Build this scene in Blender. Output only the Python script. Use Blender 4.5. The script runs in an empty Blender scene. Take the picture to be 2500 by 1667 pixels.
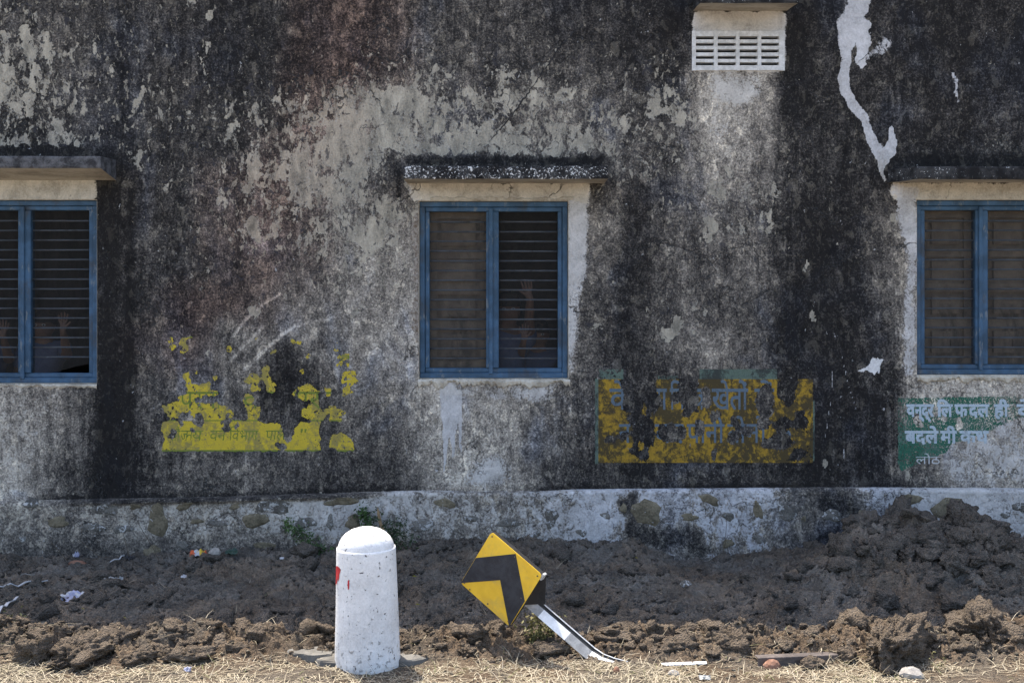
import bpy, bmesh, math, random
import numpy as np
from mathutils import Vector, Matrix

SC = bpy.context.scene
COL = SC.collection
random.seed(7)
R = math.radians

# ------------------------------------------------------------------ camera, sky, sun, exposure
FOC, CAMD, CAMZ, PX, PY = 2880.0, 8.0, 1.75, 1250.0, 740.0     # focal length in photo pixels, principal point
cam_data = bpy.data.cameras.new('camera'); cam = bpy.data.objects.new('camera', cam_data); COL.objects.link(cam)
cam.location = (0, -CAMD, CAMZ); cam.rotation_euler = (R(90), 0, 0)
cam_data.sensor_width = 36.0; cam_data.lens = 36.0*FOC/2500.0
cam_data.shift_y = -(833.5-PY)/2500.0
cam_data.clip_start = 0.1; cam_data.clip_end = 2000
SC.camera = cam

SUN_EL, SUN_AZ = R(63.5), R(33)           # the sun stands behind the building, to its left
world = bpy.data.worlds.new('World'); SC.world = world; world.use_nodes = True
wn = world.node_tree; wn.nodes.clear()
sky = wn.nodes.new('ShaderNodeTexSky'); sky.sky_type = 'NISHITA'; sky.sun_disc = False
sky.sun_elevation = SUN_EL; sky.sun_rotation = -SUN_AZ
sky.air_density = 1.0; sky.dust_density = 4.0; sky.ozone_density = 0.6; sky.altitude = 200
bg = wn.nodes.new('ShaderNodeBackground'); bg.inputs[1].default_value = 0.13
wo = wn.nodes.new('ShaderNodeOutputWorld')
wn.links.new(sky.outputs[0], bg.inputs[0]); wn.links.new(bg.outputs[0], wo.inputs[0])
sl = bpy.data.lights.new('sun', 'SUN'); sl.energy = 2.7; sl.angle = R(0.55); sl.color = (1.0, 0.93, 0.82)
sun = bpy.data.objects.new('sun', sl); COL.objects.link(sun); sun.location = (-6, 9, 16)
sd = Vector((math.sin(SUN_AZ)*math.cos(SUN_EL), -math.cos(SUN_AZ)*math.cos(SUN_EL), -math.sin(SUN_EL)))
sun.rotation_euler = sd.to_track_quat('-Z', 'Y').to_euler()
SC.view_settings.view_transform = 'Standard'; SC.view_settings.look = 'None'
SC.view_settings.gamma = 1.0; SC.view_settings.exposure = 1.9
SC.render.engine = 'CYCLES'
SC.cycles.use_denoising = True
SC.cycles.max_bounces = 8; SC.cycles.transparent_max_bounces = 16
SC.cycles.sample_clamp_indirect = 8

# ------------------------------------------------------------------ helpers
def wx(px, Y=0.0): return (px-PX)*(CAMD+Y)/FOC
def wz(py, Y=0.0): return CAMZ-(py-PY)*(CAMD+Y)/FOC
def gpt(px, py, z=0.0):
    d = FOC*(CAMZ-z)/(py-PY)
    return ((px-PX)*d/FOC, d-CAMD, z)

def _hash(ix, iy, iz, seed):
    h = (ix.astype(np.uint32)*np.uint32(374761393)) ^ (iy.astype(np.uint32)*np.uint32(668265263)) ^ (iz.astype(np.uint32)*np.uint32(2147483647-58)) ^ np.uint32((seed*2654435761) & 0xffffffff)
    h = (h ^ (h >> np.uint32(13)))*np.uint32(1274126177)
    h = (h ^ (h >> np.uint32(16)))*np.uint32(2246822519)
    h = h ^ (h >> np.uint32(15))
    return h
def noise3(x, y, z, seed=0):
    x, y, z = np.broadcast_arrays(np.asarray(x, float), np.asarray(y, float), np.asarray(z, float))
    x0, y0, z0 = np.floor(x), np.floor(y), np.floor(z)
    fx, fy, fz = x-x0, y-y0, z-z0
    ix, iy, iz = x0.astype(np.int64), y0.astype(np.int64), z0.astype(np.int64)
    u, v, w = [t*t*t*(t*(t*6-15)+10) for t in (fx, fy, fz)]
    def g(a, b, c):
        h = _hash(ix+a, iy+b, iz+c, seed)
        gx = ((h & np.uint32(1023)).astype(float)/511.5-1)
        gy = (((h >> np.uint32(10)) & np.uint32(1023)).astype(float)/511.5-1)
        gz = (((h >> np.uint32(20)) & np.uint32(1023)).astype(float)/511.5-1)
        return gx*(fx-a)+gy*(fy-b)+gz*(fz-c)
    l = lambda a, b, t: a+(b-a)*t
    return l(l(l(g(0,0,0), g(1,0,0), u), l(g(0,1,0), g(1,1,0), u), v),
             l(l(g(0,0,1), g(1,0,1), u), l(g(0,1,1), g(1,1,1), u), v), w)
def fbm(x, y, z=0.0, octaves=5, rough=0.5, seed=0):
    s, a, f, t = 0.0, 1.0, 1.0, 0.0
    for i in range(octaves):
        s = s+a*noise3(np.asarray(x)*f, np.asarray(y)*f, np.asarray(z)*f, seed+i*17); t += a; a *= rough; f *= 2.03
    return s/t*1.6
def billow(x, y, z=0.0, octaves=4, rough=0.5, seed=0):
    s, a, f, t = 0.0, 1.0, 1.0, 0.0
    for i in range(octaves):
        s = s+a*np.abs(noise3(np.asarray(x)*f, np.asarray(y)*f, np.asarray(z)*f, seed+i*13)); t += a; a *= rough; f *= 2.1
    return s/t*2.2
def sstep(a, b, x):
    t = np.clip((x-a)/(b-a), 0, 1); return t*t*(3-2*t)

def tag(o, label=None, cat=None, group=None, kind=None):
    if label: o['label'] = label
    if cat: o['category'] = cat
    if group: o['group'] = group
    if kind: o['kind'] = kind
    return o
def link(o, parent=None):
    COL.objects.link(o)
    if parent is not None: o.parent = parent
    return o
def empty(name, loc=(0, 0, 0), rot=(0, 0, 0), parent=None):
    o = bpy.data.objects.new(name, None); o.location = loc; o.rotation_euler = rot; o.empty_display_size = 0.1
    return link(o, parent)
def mesh_obj(name, verts, faces, mat, parent=None, smooth=False, mats=None, midx=None):
    me = bpy.data.meshes.new(name)
    verts = np.asarray(verts, float).reshape(-1, 3)
    if isinstance(faces, np.ndarray):
        n, k = faces.shape
        me.vertices.add(len(verts)); me.vertices.foreach_set('co', verts.ravel())
        me.loops.add(n*k); me.loops.foreach_set('vertex_index', faces.astype(np.int32).ravel())
        me.polygons.add(n); me.polygons.foreach_set('loop_start', np.arange(0, n*k, k, dtype=np.int32))
        me.update(calc_edges=True)
    else:
        me.from_pydata([tuple(v) for v in verts], [], [tuple(f) for f in faces])
    for m in (mats or [mat]): me.materials.append(m)
    if midx is not None: me.polygons.foreach_set('material_index', np.asarray(midx, np.int32))
    if smooth: me.polygons.foreach_set('use_smooth', np.ones(len(me.polygons), bool))
    me.update()
    o = bpy.data.objects.new(name, me)
    return link(o, parent)
def bm_obj(name, bm, mat, parent=None, smooth=False, mats=None):
    me = bpy.data.meshes.new(name); bm.to_mesh(me); bm.free()
    for m in (mats or [mat]): me.materials.append(m)
    if smooth: me.polygons.foreach_set('use_smooth', np.ones(len(me.polygons), bool))
    o = bpy.data.objects.new(name, me)
    return link(o, parent)
def bm_box(bm, x0, x1, y0, y1, z0, z1, mi=0):
    v = [bm.verts.new(c) for c in ((x0,y0,z0),(x1,y0,z0),(x1,y1,z0),(x0,y1,z0),(x0,y0,z1),(x1,y0,z1),(x1,y1,z1),(x0,y1,z1))]
    fs = [(0,3,2,1),(4,5,6,7),(0,1,5,4),(1,2,6,5),(2,3,7,6),(3,0,4,7)]
    out = []
    for f in fs:
        ff = bm.faces.new([v[i] for i in f]); ff.material_index = mi; out.append(ff)
    return out
def bevel(bm, w, seg=1):
    bmesh.ops.bevel(bm, geom=list(bm.edges), offset=w, segments=seg, profile=0.5, affect='EDGES', clamp_overlap=True)
def tube_mesh(pts, rads, sides=6):
    pts = [Vector(p) for p in pts]; V, F = [], []
    for i, p in enumerate(pts):
        t = (pts[min(i+1, len(pts)-1)]-pts[max(i-1, 0)]).normalized()
        a = t.cross(Vector((0.31, 0.2, 0.93)));
        if a.length < 1e-3: a = t.cross(Vector((1, 0, 0)))
        a.normalize(); b = t.cross(a)
        for k in range(sides):
            an = 2*math.pi*k/sides; V.append(p+(a*math.cos(an)+b*math.sin(an))*rads[i])
    for i in range(len(pts)-1):
        for k in range(sides):
            k2 = (k+1) % sides
            F.append((i*sides+k, i*sides+k2, (i+1)*sides+k2, (i+1)*sides+k))
    F.append(tuple(range(sides-1, -1, -1))); F.append(tuple((len(pts)-1)*sides+k for k in range(sides)))
    return V, F
def join_parts(lst):
    V, F = [], []
    for v, f in lst:
        o = len(V); V += list(v); F += [tuple(i+o for i in ff) for ff in f]
    return V, F

# ------------------------------------------------------------------ node helper
class NT:
    def __init__(s, name):
        s.mat = bpy.data.materials.new(name); s.mat.use_nodes = True
        s.t = s.mat.node_tree; s.t.nodes.clear()
        s.out = s.n('ShaderNodeOutputMaterial'); s.b = s.n('ShaderNodeBsdfPrincipled')
        s.t.links.new(s.b.outputs[0], s.out.inputs[0]); s._co = None
        s.b.inputs['Roughness'].default_value = 0.9
        s.b.inputs['Specular IOR Level'].default_value = 0.25
    def n(s, typ): return s.t.nodes.new(typ)
    def set(s, inp, v):
        if hasattr(v, 'is_output'): s.t.links.new(v, inp)
        elif isinstance(v, (tuple, list)) and len(v) == 3 and inp.type == 'RGBA': inp.default_value = (*v, 1)
        else: inp.default_value = v
    def co(s):
        if s._co is None: s._co = s.n('ShaderNodeTexCoord').outputs['Object']
        return s._co
    def mapping(s, scale=(1,1,1), loc=(0,0,0), vec=None):
        m = s.n('ShaderNodeMapping'); s.t.links.new(vec or s.co(), m.inputs[0])
        m.inputs['Scale'].default_value = scale; m.inputs['Location'].default_value = loc
        return m.outputs[0]
    def noise(s, scale, detail=5, rough=0.55, dist=0.0, vec=None, col=False):
        n = s.n('ShaderNodeTexNoise'); s.t.links.new(vec or s.co(), n.inputs['Vector'])
        n.inputs['Scale'].default_value = scale; n.inputs['Detail'].default_value = detail
        n.inputs['Roughness'].default_value = rough; n.inputs['Distortion'].default_value = dist
        return n.outputs['Color' if col else 'Fac']
    def voro(s, scale, feature='F1', vec=None, out='Distance'):
        n = s.n('ShaderNodeTexVoronoi'); n.feature = feature; s.t.links.new(vec or s.co(), n.inputs['Vector'])
        n.inputs['Scale'].default_value = scale
        return n.outputs[out]
    def m(s, op, a, b=None, c=None, clamp=False):
        n = s.n('ShaderNodeMath'); n.operation = op; n.use_clamp = clamp
        s.set(n.inputs[0], a)
        if b is not None: s.set(n.inputs[1], b)
        if c is not None: s.set(n.inputs[2], c)
        return n.outputs[0]
    def lin(s, x, k, o=0.0): return s.m('MULTIPLY_ADD', x, k, o)
    def step(s, x, a, b):
        n = s.n('ShaderNodeMapRange'); n.interpolation_type = 'SMOOTHSTEP'
        s.set(n.inputs['Value'], x); s.set(n.inputs['From Min'], a); s.set(n.inputs['From Max'], b)
        return n.outputs[0]
    def mix(s, f, a, b, mode='MIX'):
        n = s.n('ShaderNodeMix'); n.data_type = 'RGBA'; n.blend_type = mode
        s.set(n.inputs[0], f); s.set(n.inputs[6], a); s.set(n.inputs[7], b)
        return n.outputs[2]
    def ramp(s, f, stops, interp='LINEAR'):
        n = s.n('ShaderNodeValToRGB'); n.color_ramp.interpolation = interp
        e = n.color_ramp.elements
        while len(e) < len(stops): e.new(0.5)
        for i, (p, c) in enumerate(stops):
            e[i].position = p; e[i].color = (*c, 1) if len(c) == 3 else c
        s.set(n.inputs[0], f); return n.outputs[0]
    def attr(s, name):
        n = s.n('ShaderNodeAttribute'); n.attribute_name = name; return n.outputs['Fac']
    def bump(s, h, dist=0.01, strength=1.0, prev=None):
        n = s.n('ShaderNodeBump'); n.inputs['Distance'].default_value = dist; n.inputs['Strength'].default_value = strength
        s.set(n.inputs['Height'], h)
        if prev is not None: s.t.links.new(prev, n.inputs['Normal'])
        return n.outputs[0]
    def done(s, col, rough=None, normal=None, spec=None, metal=None):
        s.set(s.b.inputs['Base Color'], col)
        if rough is not None: s.set(s.b.inputs['Roughness'], rough)
        if normal is not None: s.t.links.new(normal, s.b.inputs['Normal'])
        if spec is not None: s.b.inputs['Specular IOR Level'].default_value = spec
        if metal is not None: s.b.inputs['Metallic'].default_value = metal
        return s.mat

# ------------------------------------------------------------------ materials
def wall_material(name, plinth=False):
    k = NT(name)
    L, Fl, W, Rd, Tw = [k.attr(a) for a in ('lightness', 'flaking', 'whitewash', 'rust', 'warmth')]
    vs = k.mapping((3.2, 3.2, 0.55))
    streak = k.noise(1.6, 7, 0.62, 0.6, vec=vs)
    mid = k.noise(7.0, 9, 0.68, 0.6)
    mid2 = k.noise(17.0, 9, 0.72, 0.8, vec=k.mapping((1, 1, 0.7), (3, 1, 5)))
    fine = k.noise(75.0, 6, 0.75)
    scr = k.noise(38.0, 6, 0.7, vec=k.mapping((0.35, 1, 1.5)))
    v = k.lin(k.m('SUBTRACT', mid, 0.5), 0.62 if not plinth else 0.45, L)
    v = k.m('ADD', v, k.lin(k.m('SUBTRACT', mid2, 0.5), 0.95))
    v = k.m('ADD', v, k.lin(k.m('SUBTRACT', fine, 0.5), 1.5))
    v = k.m('ADD', v, k.lin(k.m('SUBTRACT', scr, 0.5), 0.3))
    v = k.m('ADD', v, k.lin(k.m('SUBTRACT', streak, 0.5), 0.55 if not plinth else 0.2))
    s2 = k.noise(1.0, 6, 0.7, 0.9, vec=k.mapping((17, 17, 0.9))); s2m = k.step(k.noise(1.4, 3, 0.5, vec=k.mapping((1, 1, 1), (7, 7, 1))), 0.45, 0.62)
    v = k.m('ADD', v, k.m('MULTIPLY', k.m('SUBTRACT', s2, 0.5), k.lin(s2m, 0.72 if not plinth else 0.1)))
    base = k.ramp(v, [(0.0, (.012, .0122, .0135)), (0.12, (.023, .0232, .0255)), (0.3, (.066, .065, .067)), (0.5, (.16, .155, .152)), (0.7, (.33, .322, .31)), (0.95, (.60, .595, .58))])
    # crisp chips and pocks all over
    c1n = k.noise(12.5, 10, 0.64, 0.4, vec=k.mapping((1, 1, 0.7), (21, 4, 8))); c2n = k.noise(44.0, 6, 0.6, 0.8, vec=k.mapping((1, 1, 0.75), (2, 14, 18)))
    d1n = k.noise(15.0, 8, 0.6, 1.0, vec=k.mapping((1, 1, 0.6), (31, 1, 3))); d2n = k.noise(52.0, 6, 0.6, 0.6, vec=k.mapping((1, 1, 0.8), (5, 24, 9)))
    chl = k.m('MAXIMUM', k.step(c1n, 0.575, 0.588), k.m('MULTIPLY', k.step(c2n, 0.585, 0.61), 0.9))
    chd = k.m('MAXIMUM', k.m('MULTIPLY', k.step(d1n, 0.58, 0.60), 0.8), k.step(d2n, 0.60, 0.625))
    chl = k.m('MULTIPLY', chl, k.lin(k.step(L, -0.12, 0.22), 0.72, 0.28))
    base = k.mix(k.m('MULTIPLY', chl, 0.80), base, k.mix(1.0, k.mix(1.0, base, (1.65, 1.62, 1.54), 'MULTIPLY'), (.060, .058, .051), 'ADD'))
    base = k.mix(k.m('MULTIPLY', chd, 0.72), base, k.mix(1.0, base, (.36, .36, .38), 'MULTIPLY'))
    # cool and warm drift of the old limewash
    hue = k.noise(2.6, 6, 0.6, 0.5, vec=k.mapping((1, 1, 0.6), (9, 2, 4)))
    cool = k.mix(1.0, base, (0.95, 0.985, 1.07), 'MULTIPLY'); warm = k.mix(1.0, base, (1.08, 1.0, 0.88), 'MULTIPLY')
    base = k.mix(k.step(k.m('ADD', hue, k.lin(Tw, 0.35)), 0.36, 0.58), cool, warm)
    base = k.mix(k.m('MULTIPLY', Rd, 1.3, clamp=True), base, k.mix(1.0, base, (1.25, 0.96, 0.88), 'MULTIPLY'))
    # cream layer laid bare where the blackened skin has come off: crisp torn edges, drawn out downwards
    fv = k.mapping((1, 1, 0.72), (1.7, 0, 2.9))
    fn = k.noise(8.8, 10, 0.66, 0.30, vec=fv)
    fn2 = k.noise(27.0, 8, 0.64, 0.3, vec=k.mapping((1, 1, 0.6), (4, 0, 7)))
    clus = k.noise(1.7, 3, 0.5)
    thr = k.m('SUBTRACT', k.lin(Fl, -0.40, 0.735), k.lin(k.m('SUBTRACT', clus, 0.5), 0.35))
    f1 = k.step(k.m('SUBTRACT', fn, thr), -0.012, 0.018)
    f2 = k.m('MULTIPLY', k.step(k.m('SUBTRACT', fn2, k.lin(Fl, -0.30, 0.70)), -0.012, 0.02), 0.85)
    fl = k.m('MAXIMUM', f1, f2)
    rim = k.m('MULTIPLY', k.step(k.m('ABSOLUTE', k.m('SUBTRACT', fn, k.m('ADD', thr, 0.012))), 0.016, 0.004), k.step(fine, 0.42, 0.56))
    cvar = k.noise(5.0, 8, 0.7, 0.3, vec=k.mapping((2.2, 2.2, 0.9)))
    cream = k.ramp(k.m('ADD', k.lin(fine, 0.4), k.lin(cvar, 0.75)), [(0.38, (.10, .094, .080)), (0.5, (.205, .19, .156)), (0.58, (.31, .284, .230)), (0.70, (.45, .41, .33))])
    cream = k.mix(k.m('MULTIPLY', Rd, 0.7, clamp=True), cream, k.mix(1.0, cream, (1.18, 0.95, 0.83), 'MULTIPLY'))
    base = k.mix(fl, base, cream)
    base = k.mix(k.m('MULTIPLY', rim, 0.5), base, (.40, .385, .35))
    # soot-black pits left in the cream
    pn = k.noise(21.0, 8, 0.62, 0.8, vec=k.mapping((1, 1, 0.75), (11, 3, 1)))
    pit = k.m('MULTIPLY', k.step(pn, 0.60, 0.625), k.step(Fl, 0.02, 0.35))
    base = k.mix(k.m('MULTIPLY', pit, 0.75), base, (.035, .035, .042))
    # stray white nicks
    sn = k.noise(34.0, 5, 0.6, 0.4, vec=k.mapping((1, 1, 0.7), (6, 6, 6)))
    sn2 = k.noise(6.0, 4, 0.6)
    nick = k.step(k.m('ADD', sn, k.lin(sn2, 0.35)), 0.875, 0.90)
    base = k.mix(k.m('MULTIPLY', nick, 0.75), base, (.42, .42, .42))
    # whitewash that still holds
    wv = k.m('ADD', k.m('ADD', W, k.lin(k.m('SUBTRACT', mid2, 0.5), 0.95)), k.lin(k.m('SUBTRACT', fine, 0.5), 0.55))
    wm = k.step(wv, 0.42, 0.60)
    wcol = k.ramp(k.m('ADD', k.lin(fine, 0.4), k.lin(mid, 0.6)), [(0.38, (.30, .295, .285)), (0.5, (.47, .468, .462)), (0.62, (.62, .618, .61))])
    wcol = k.mix(k.m('MULTIPLY', Tw, 0.9, clamp=True), k.mix(1.0, wcol, (0.985, 0.99, 1.03), 'MULTIPLY'), k.mix(1.0, wcol, (1.04, 0.95, 0.78), 'MULTIPLY'))
    col = k.mix(wm, base, wcol)
    # hair cracks
    cv = k.n('ShaderNodeVectorMath'); cv.operation = 'MULTIPLY_ADD'
    k.t.links.new(k.noise(3.0, 5, 0.6, col=True), cv.inputs[0]); cv.inputs[1].default_value = (0.5, 0.5, 0.5); k.t.links.new(k.co(), cv.inputs[2])
    cr = k.voro(1.6 if not plinth else 3.0, 'DISTANCE_TO_EDGE', vec=cv.outputs[0])
    crm = k.m('MULTIPLY', k.step(cr, 0.011, 0.003), k.step(k.noise(1.3, 2), 0.50, 0.58))
    col = k.mix(k.m('MULTIPLY', crm, 0.8), col, (.03, .03, .03))
    h = k.m('ADD', k.m('ADD', k.m('ADD', k.lin(fl, -0.35), k.lin(k.m('SUBTRACT', chd, chl), -0.18)), k.lin(wm, 0.2)), k.m('ADD', k.lin(mid2, 0.9), k.lin(fine, 0.5)))
    h = k.m('SUBTRACT', h, k.lin(crm, 1.2))
    nrm = k.bump(h, 0.0065 if not plinth else 0.012, 0.85)
    return k.done(col, 0.93, nrm, 0.2)

def simple(name, c1, c2, scale=12, rough=0.85, bumpd=0.003, spec=0.25, detail=7, metal=None, stretch=(1,1,1), lo=0.38, hi=0.62):
    k = NT(name)
    n = k.noise(scale, detail, 0.65, 0.4, vec=k.mapping(stretch))
    f = k.noise(scale*7, 5, 0.7)
    col = k.mix(k.step(k.m('ADD', k.lin(n, 0.75), k.lin(f, 0.25)), lo, hi), c1, c2)
    return k.done(col, rough, k.bump(k.m('ADD', n, k.lin(f, 0.5)), bumpd, 0.7), spec, metal)

M = {}
M['wall'] = wall_material('weathered_limewash')
M['plinth'] = wall_material('whitewashed_rubble_plinth', True)

def mat_paint(name, col, dark, wear, wearcol, scale=30, spec=0.35, rough=0.6):
    k = NT(name)
    g = k.noise(9, 6, 0.6, vec=k.mapping((1, 1, 1)))
    f = k.noise(scale, 8, 0.7, 0.3, vec=k.mapping((1, 1, 0.35)))
    c = k.mix(k.step(g, 0.36, 0.66), dark, col)
    c = k.mix(k.m('MULTIPLY', k.step(f, 0.57, 0.64), wear), c, wearcol)
    gr = k.noise(4.5, 8, 0.7, 0.4, vec=k.mapping((1, 1, 0.6), (8, 3, 2))); c = k.mix(k.m('MULTIPLY', k.step(gr, 0.52, 0.66), 0.6), c, (.045, .042, .038))
    return k.done(c, rough, k.bump(f, 0.002, 0.6), spec)
M['blue'] = mat_paint('blue_window_paint', (.042, .100, .178), (.022, .056, .098), 0.75, (.15, .17, .185), 22)
M['bar'] = mat_paint('dull_blue_iron', (.22, .26, .31), (.16, .19, .23), 0.3, (.16, .15, .14))
M['shutter'] = mat_paint('old_brown_shutter', (.33, .265, .20), (.22, .175, .135), 0.5, (.38, .32, .25), 14)
M['lintel'] = simple('cream_limewash', (.30, .265, .21), (.52, .48, .40), 7)
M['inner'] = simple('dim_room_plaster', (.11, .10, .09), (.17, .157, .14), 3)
M['masonry'] = simple('grey_cement_render', (.14, .135, .125), (.26, .25, .235), 4)
M['brickedge'] = simple('broken_plaster_edge', (.13, .10, .075), (.36, .33, .29), 45, bumpd=0.01)
M['cement'] = simple('pale_grille_cement', (.44, .44, .425), (.64, .64, .63), 22, bumpd=0.0015)
def mat_hood(name, thr):
    k = NT(name)
    f = k.noise(70, 5, 0.72, 0.3); g = k.noise(9, 6, 0.6)
    base = k.mix(k.step(g, 0.4, 0.65), (.014, .014, .015), (.055, .055, .056))
    m1 = k.step(k.m('ADD', f, k.lin(k.m('SUBTRACT', g, 0.5), 0.3)), thr, thr+0.03)
    return k.done(k.mix(m1, base, (.62, .62, .61)), 0.95, k.bump(k.m('ADD', f, g), 0.006, 0.9), 0.15)
M['hood'] = mat_hood('sooty_concrete_with_lichen', 0.575)
M['hood2'] = mat_hood('sooty_concrete', 0.64)
M['hoodgrey'] = simple('grey_sunshade_edge', (.022, .022, .024), (.115, .115, .12), 16)
M['soffit'] = simple('cream_soffit', (.24, .215, .175), (.46, .42, .35), 5, stretch=(0.5, 1, 1))
def mat_stone(name, a, b, w):
    k = NT(name); n = k.noise(14, 8, .68, .4); f = k.noise(80, 6, .72); p = k.noise(24, 8, .7, .6, vec=k.mapping((1, 1, 1), (5, 5, 5)))
    col = k.mix(k.step(k.m('ADD', k.lin(n, .6), k.lin(f, .4)), .38, .62), a, b)
    wm = k.step(k.m('ADD', k.lin(p, .8), k.lin(f, .2)), w, w+.04); col = k.mix(wm, col, (.46, .455, .44))
    return k.done(col, .95, k.bump(k.m('ADD', n, k.m('ADD', k.lin(f, .6), k.lin(wm, .3))), .012, .9), .15)
M['stone'] = mat_stone('bared_rubble_stone', (.085, .073, .050), (.22, .188, .13), .60)
M['stone2'] = mat_stone('grey_rubble_stone', (.075, .070, .062), (.20, .188, .165), .53)
def mat_soil():
    k = NT('turned_clay_soil')
    a = k.noise(3.0, 8, 0.65, 0.5); b = k.noise(26, 8, 0.7, 0.3); c = k.noise(130, 5, 0.7)
    dry = k.attr('dryness')
    v = k.m('ADD', k.m('ADD', k.lin(a, 0.5), k.lin(b, 0.3)), k.lin(c, 0.25))
    wet = k.ramp(v, [(0.36, (.066, .056, .046)), (0.5, (.138, .119, .098)), (0.62, (.245, .214, .178))])
    dr = k.ramp(v, [(0.36, (.080, .061, .043)), (0.52, (.145, .113, .083)), (0.68, (.215, .172, .128))])
    col = k.mix(dry, wet, dr)
    tn = k.noise(2.2, 5, 0.6, 0.5, vec=k.mapping((1, 1, 1), (4, 9, 2))); col = k.mix(k.step(tn, 0.42, 0.60), k.mix(1.0, col, (0.93, 0.98, 1.03), 'MULTIPLY'), k.mix(1.0, col, (1.07, 1.0, 0.93), 'MULTIPLY'))
    vor = k.voro(60, 'F1')
    h = k.m('ADD', k.m('ADD', k.lin(b, 1.0), k.lin(c, 0.55)), k.lin(vor, -0.5))
    return k.done(col, 0.97, k.bump(h, 0.035, 1.0), 0.12)
M['soil'] = mat_soil()
def mat_clod(name, c0, c1, c2):
    k = NT(name)
    a = k.noise(9.0, 8, 0.65, 0.5); b = k.noise(40, 8, 0.7, 0.3); c = k.noise(150, 5, 0.7)
    v = k.m('ADD', k.m('ADD', k.lin(a, 0.45), k.lin(b, 0.35)), k.lin(c, 0.25))
    col = k.ramp(v, [(0.36, c0), (0.52, c1), (0.68, c2)])
    h = k.m('ADD', k.m('ADD', k.lin(b, 1.0), k.lin(c, 0.6)), k.lin(k.voro(85, 'F1'), -0.8))
    return k.done(col, 0.97, k.bump(h, 0.03, 1.0), 0.12)
M['clod'] = mat_clod('dark_clay_clod', (.064, .055, .046), (.132, .115, .097), (.225, .199, .169))
M['clod_dry'] = mat_clod('dry_clay_clod', (.080, .062, .046), (.150, .119, .090), (.225, .184, .141))
M['ground'] = simple('dusty_ground', (.15, .125, .095), (.27, .23, .175), 2.5, bumpd=0.01)
M['grit'] = mat_clod('gritty_verge', (.10, .085, .062), (.185, .155, .115), (.27, .23, .175))

# ------------------------------------------------------------------ maps of dirt and wear over the wall (rows and columns 100 px apart)
def grid_field(rows, px, py, y0=50.0, dy=100.0):
    a = np.array(rows, float); nr, nc = a.shape
    u = np.clip((px-50.0)/100.0, 0, nc-1.0001); v = np.clip((py-y0)/dy, 0, nr-1.0001)
    i, j = np.floor(v).astype(int), np.floor(u).astype(int); fu, fv = u-j, v-i
    fu = fu*fu*(3-2*fu); fv = fv*fv*(3-2*fv)
    return (a[i, j]*(1-fu)+a[i, j+1]*fu)*(1-fv)+(a[i+1, j]*(1-fu)+a[i+1, j+1]*fu)*fv
LROWS = [
 [3.2,3.8,3,2.8,2.3,2,2,2.2,3,3,3,3,3,2.3,2.2,1.8,2,3,3,1.2,2,2,1.2,1.1,1.2],
 [3.5,3.8,3.2,2.6,2.3,2.2,2.1,2.4,3,3.2,3.8,3.4,3.2,3,3,2.2,2.6,6,5,1.8,2,2,1.3,1.2,1.3],
 [3.8,3.8,3.4,3,3,2.8,3,4,5,5.6,5,4.3,4.2,4.2,4,3.1,4,7.6,6,2.4,2,2,1.9,1.9,2.2],
 [3,3,2.8,2.8,3,3,3.3,4.8,5.8,5,5,5,5,5,5,4,4.2,6.6,5.2,2.8,2,2,2,2.1,2.8],
 [4,3,0.8,3,3,3.6,4.2,5.8,5,4,4,2,2,2,3.5,3.6,4,5.8,4.8,2.3,1.9,1.8,2,2,2.4],
 [4,3,0.6,2.8,3,3.7,4.2,4.2,5,6,7,5,5,6,5,3,4,4.8,4,2.2,1.8,4,7,6,6],
 [4,3,0.5,2.6,3,3.3,4,4.2,5,6,7,5,5,6,4.2,2.2,4,4,4,1.7,1.5,3.2,6,6,6],
 [4,3,0.5,2.8,3.1,3.5,4.4,4.8,5.2,6,6.5,5,5,6,4,1.8,4.2,3.7,3.6,1.6,1.4,3,6,6,6],
 [5,4,0.6,3.3,3.8,4,4.5,4.8,5,5.8,6.4,5,5,6,4.2,2.1,4.8,5.2,4,1.2,1.4,3,6.2,6,6],
 [6,5,0.9,3.3,4,4,2.9,2.8,4.4,5.2,6.8,6.4,6.4,5.2,3.6,2,3,4,3.2,2,1,2.2,7,7.4,7.4],
 [6,5,1,3,4,4,3.2,3.2,4,4.2,6.4,6.5,6.2,4.2,3,2,3,3.3,3,2,1,1.6,6.8,7.4,7.4],
 [6.6,3.4,1,2.5,3.5,3.6,3.4,3,3,3.2,5.2,7.3,6,3.2,2.5,3,3.5,3,2.5,1.6,1.1,2,4.2,6.5,7]]
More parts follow.
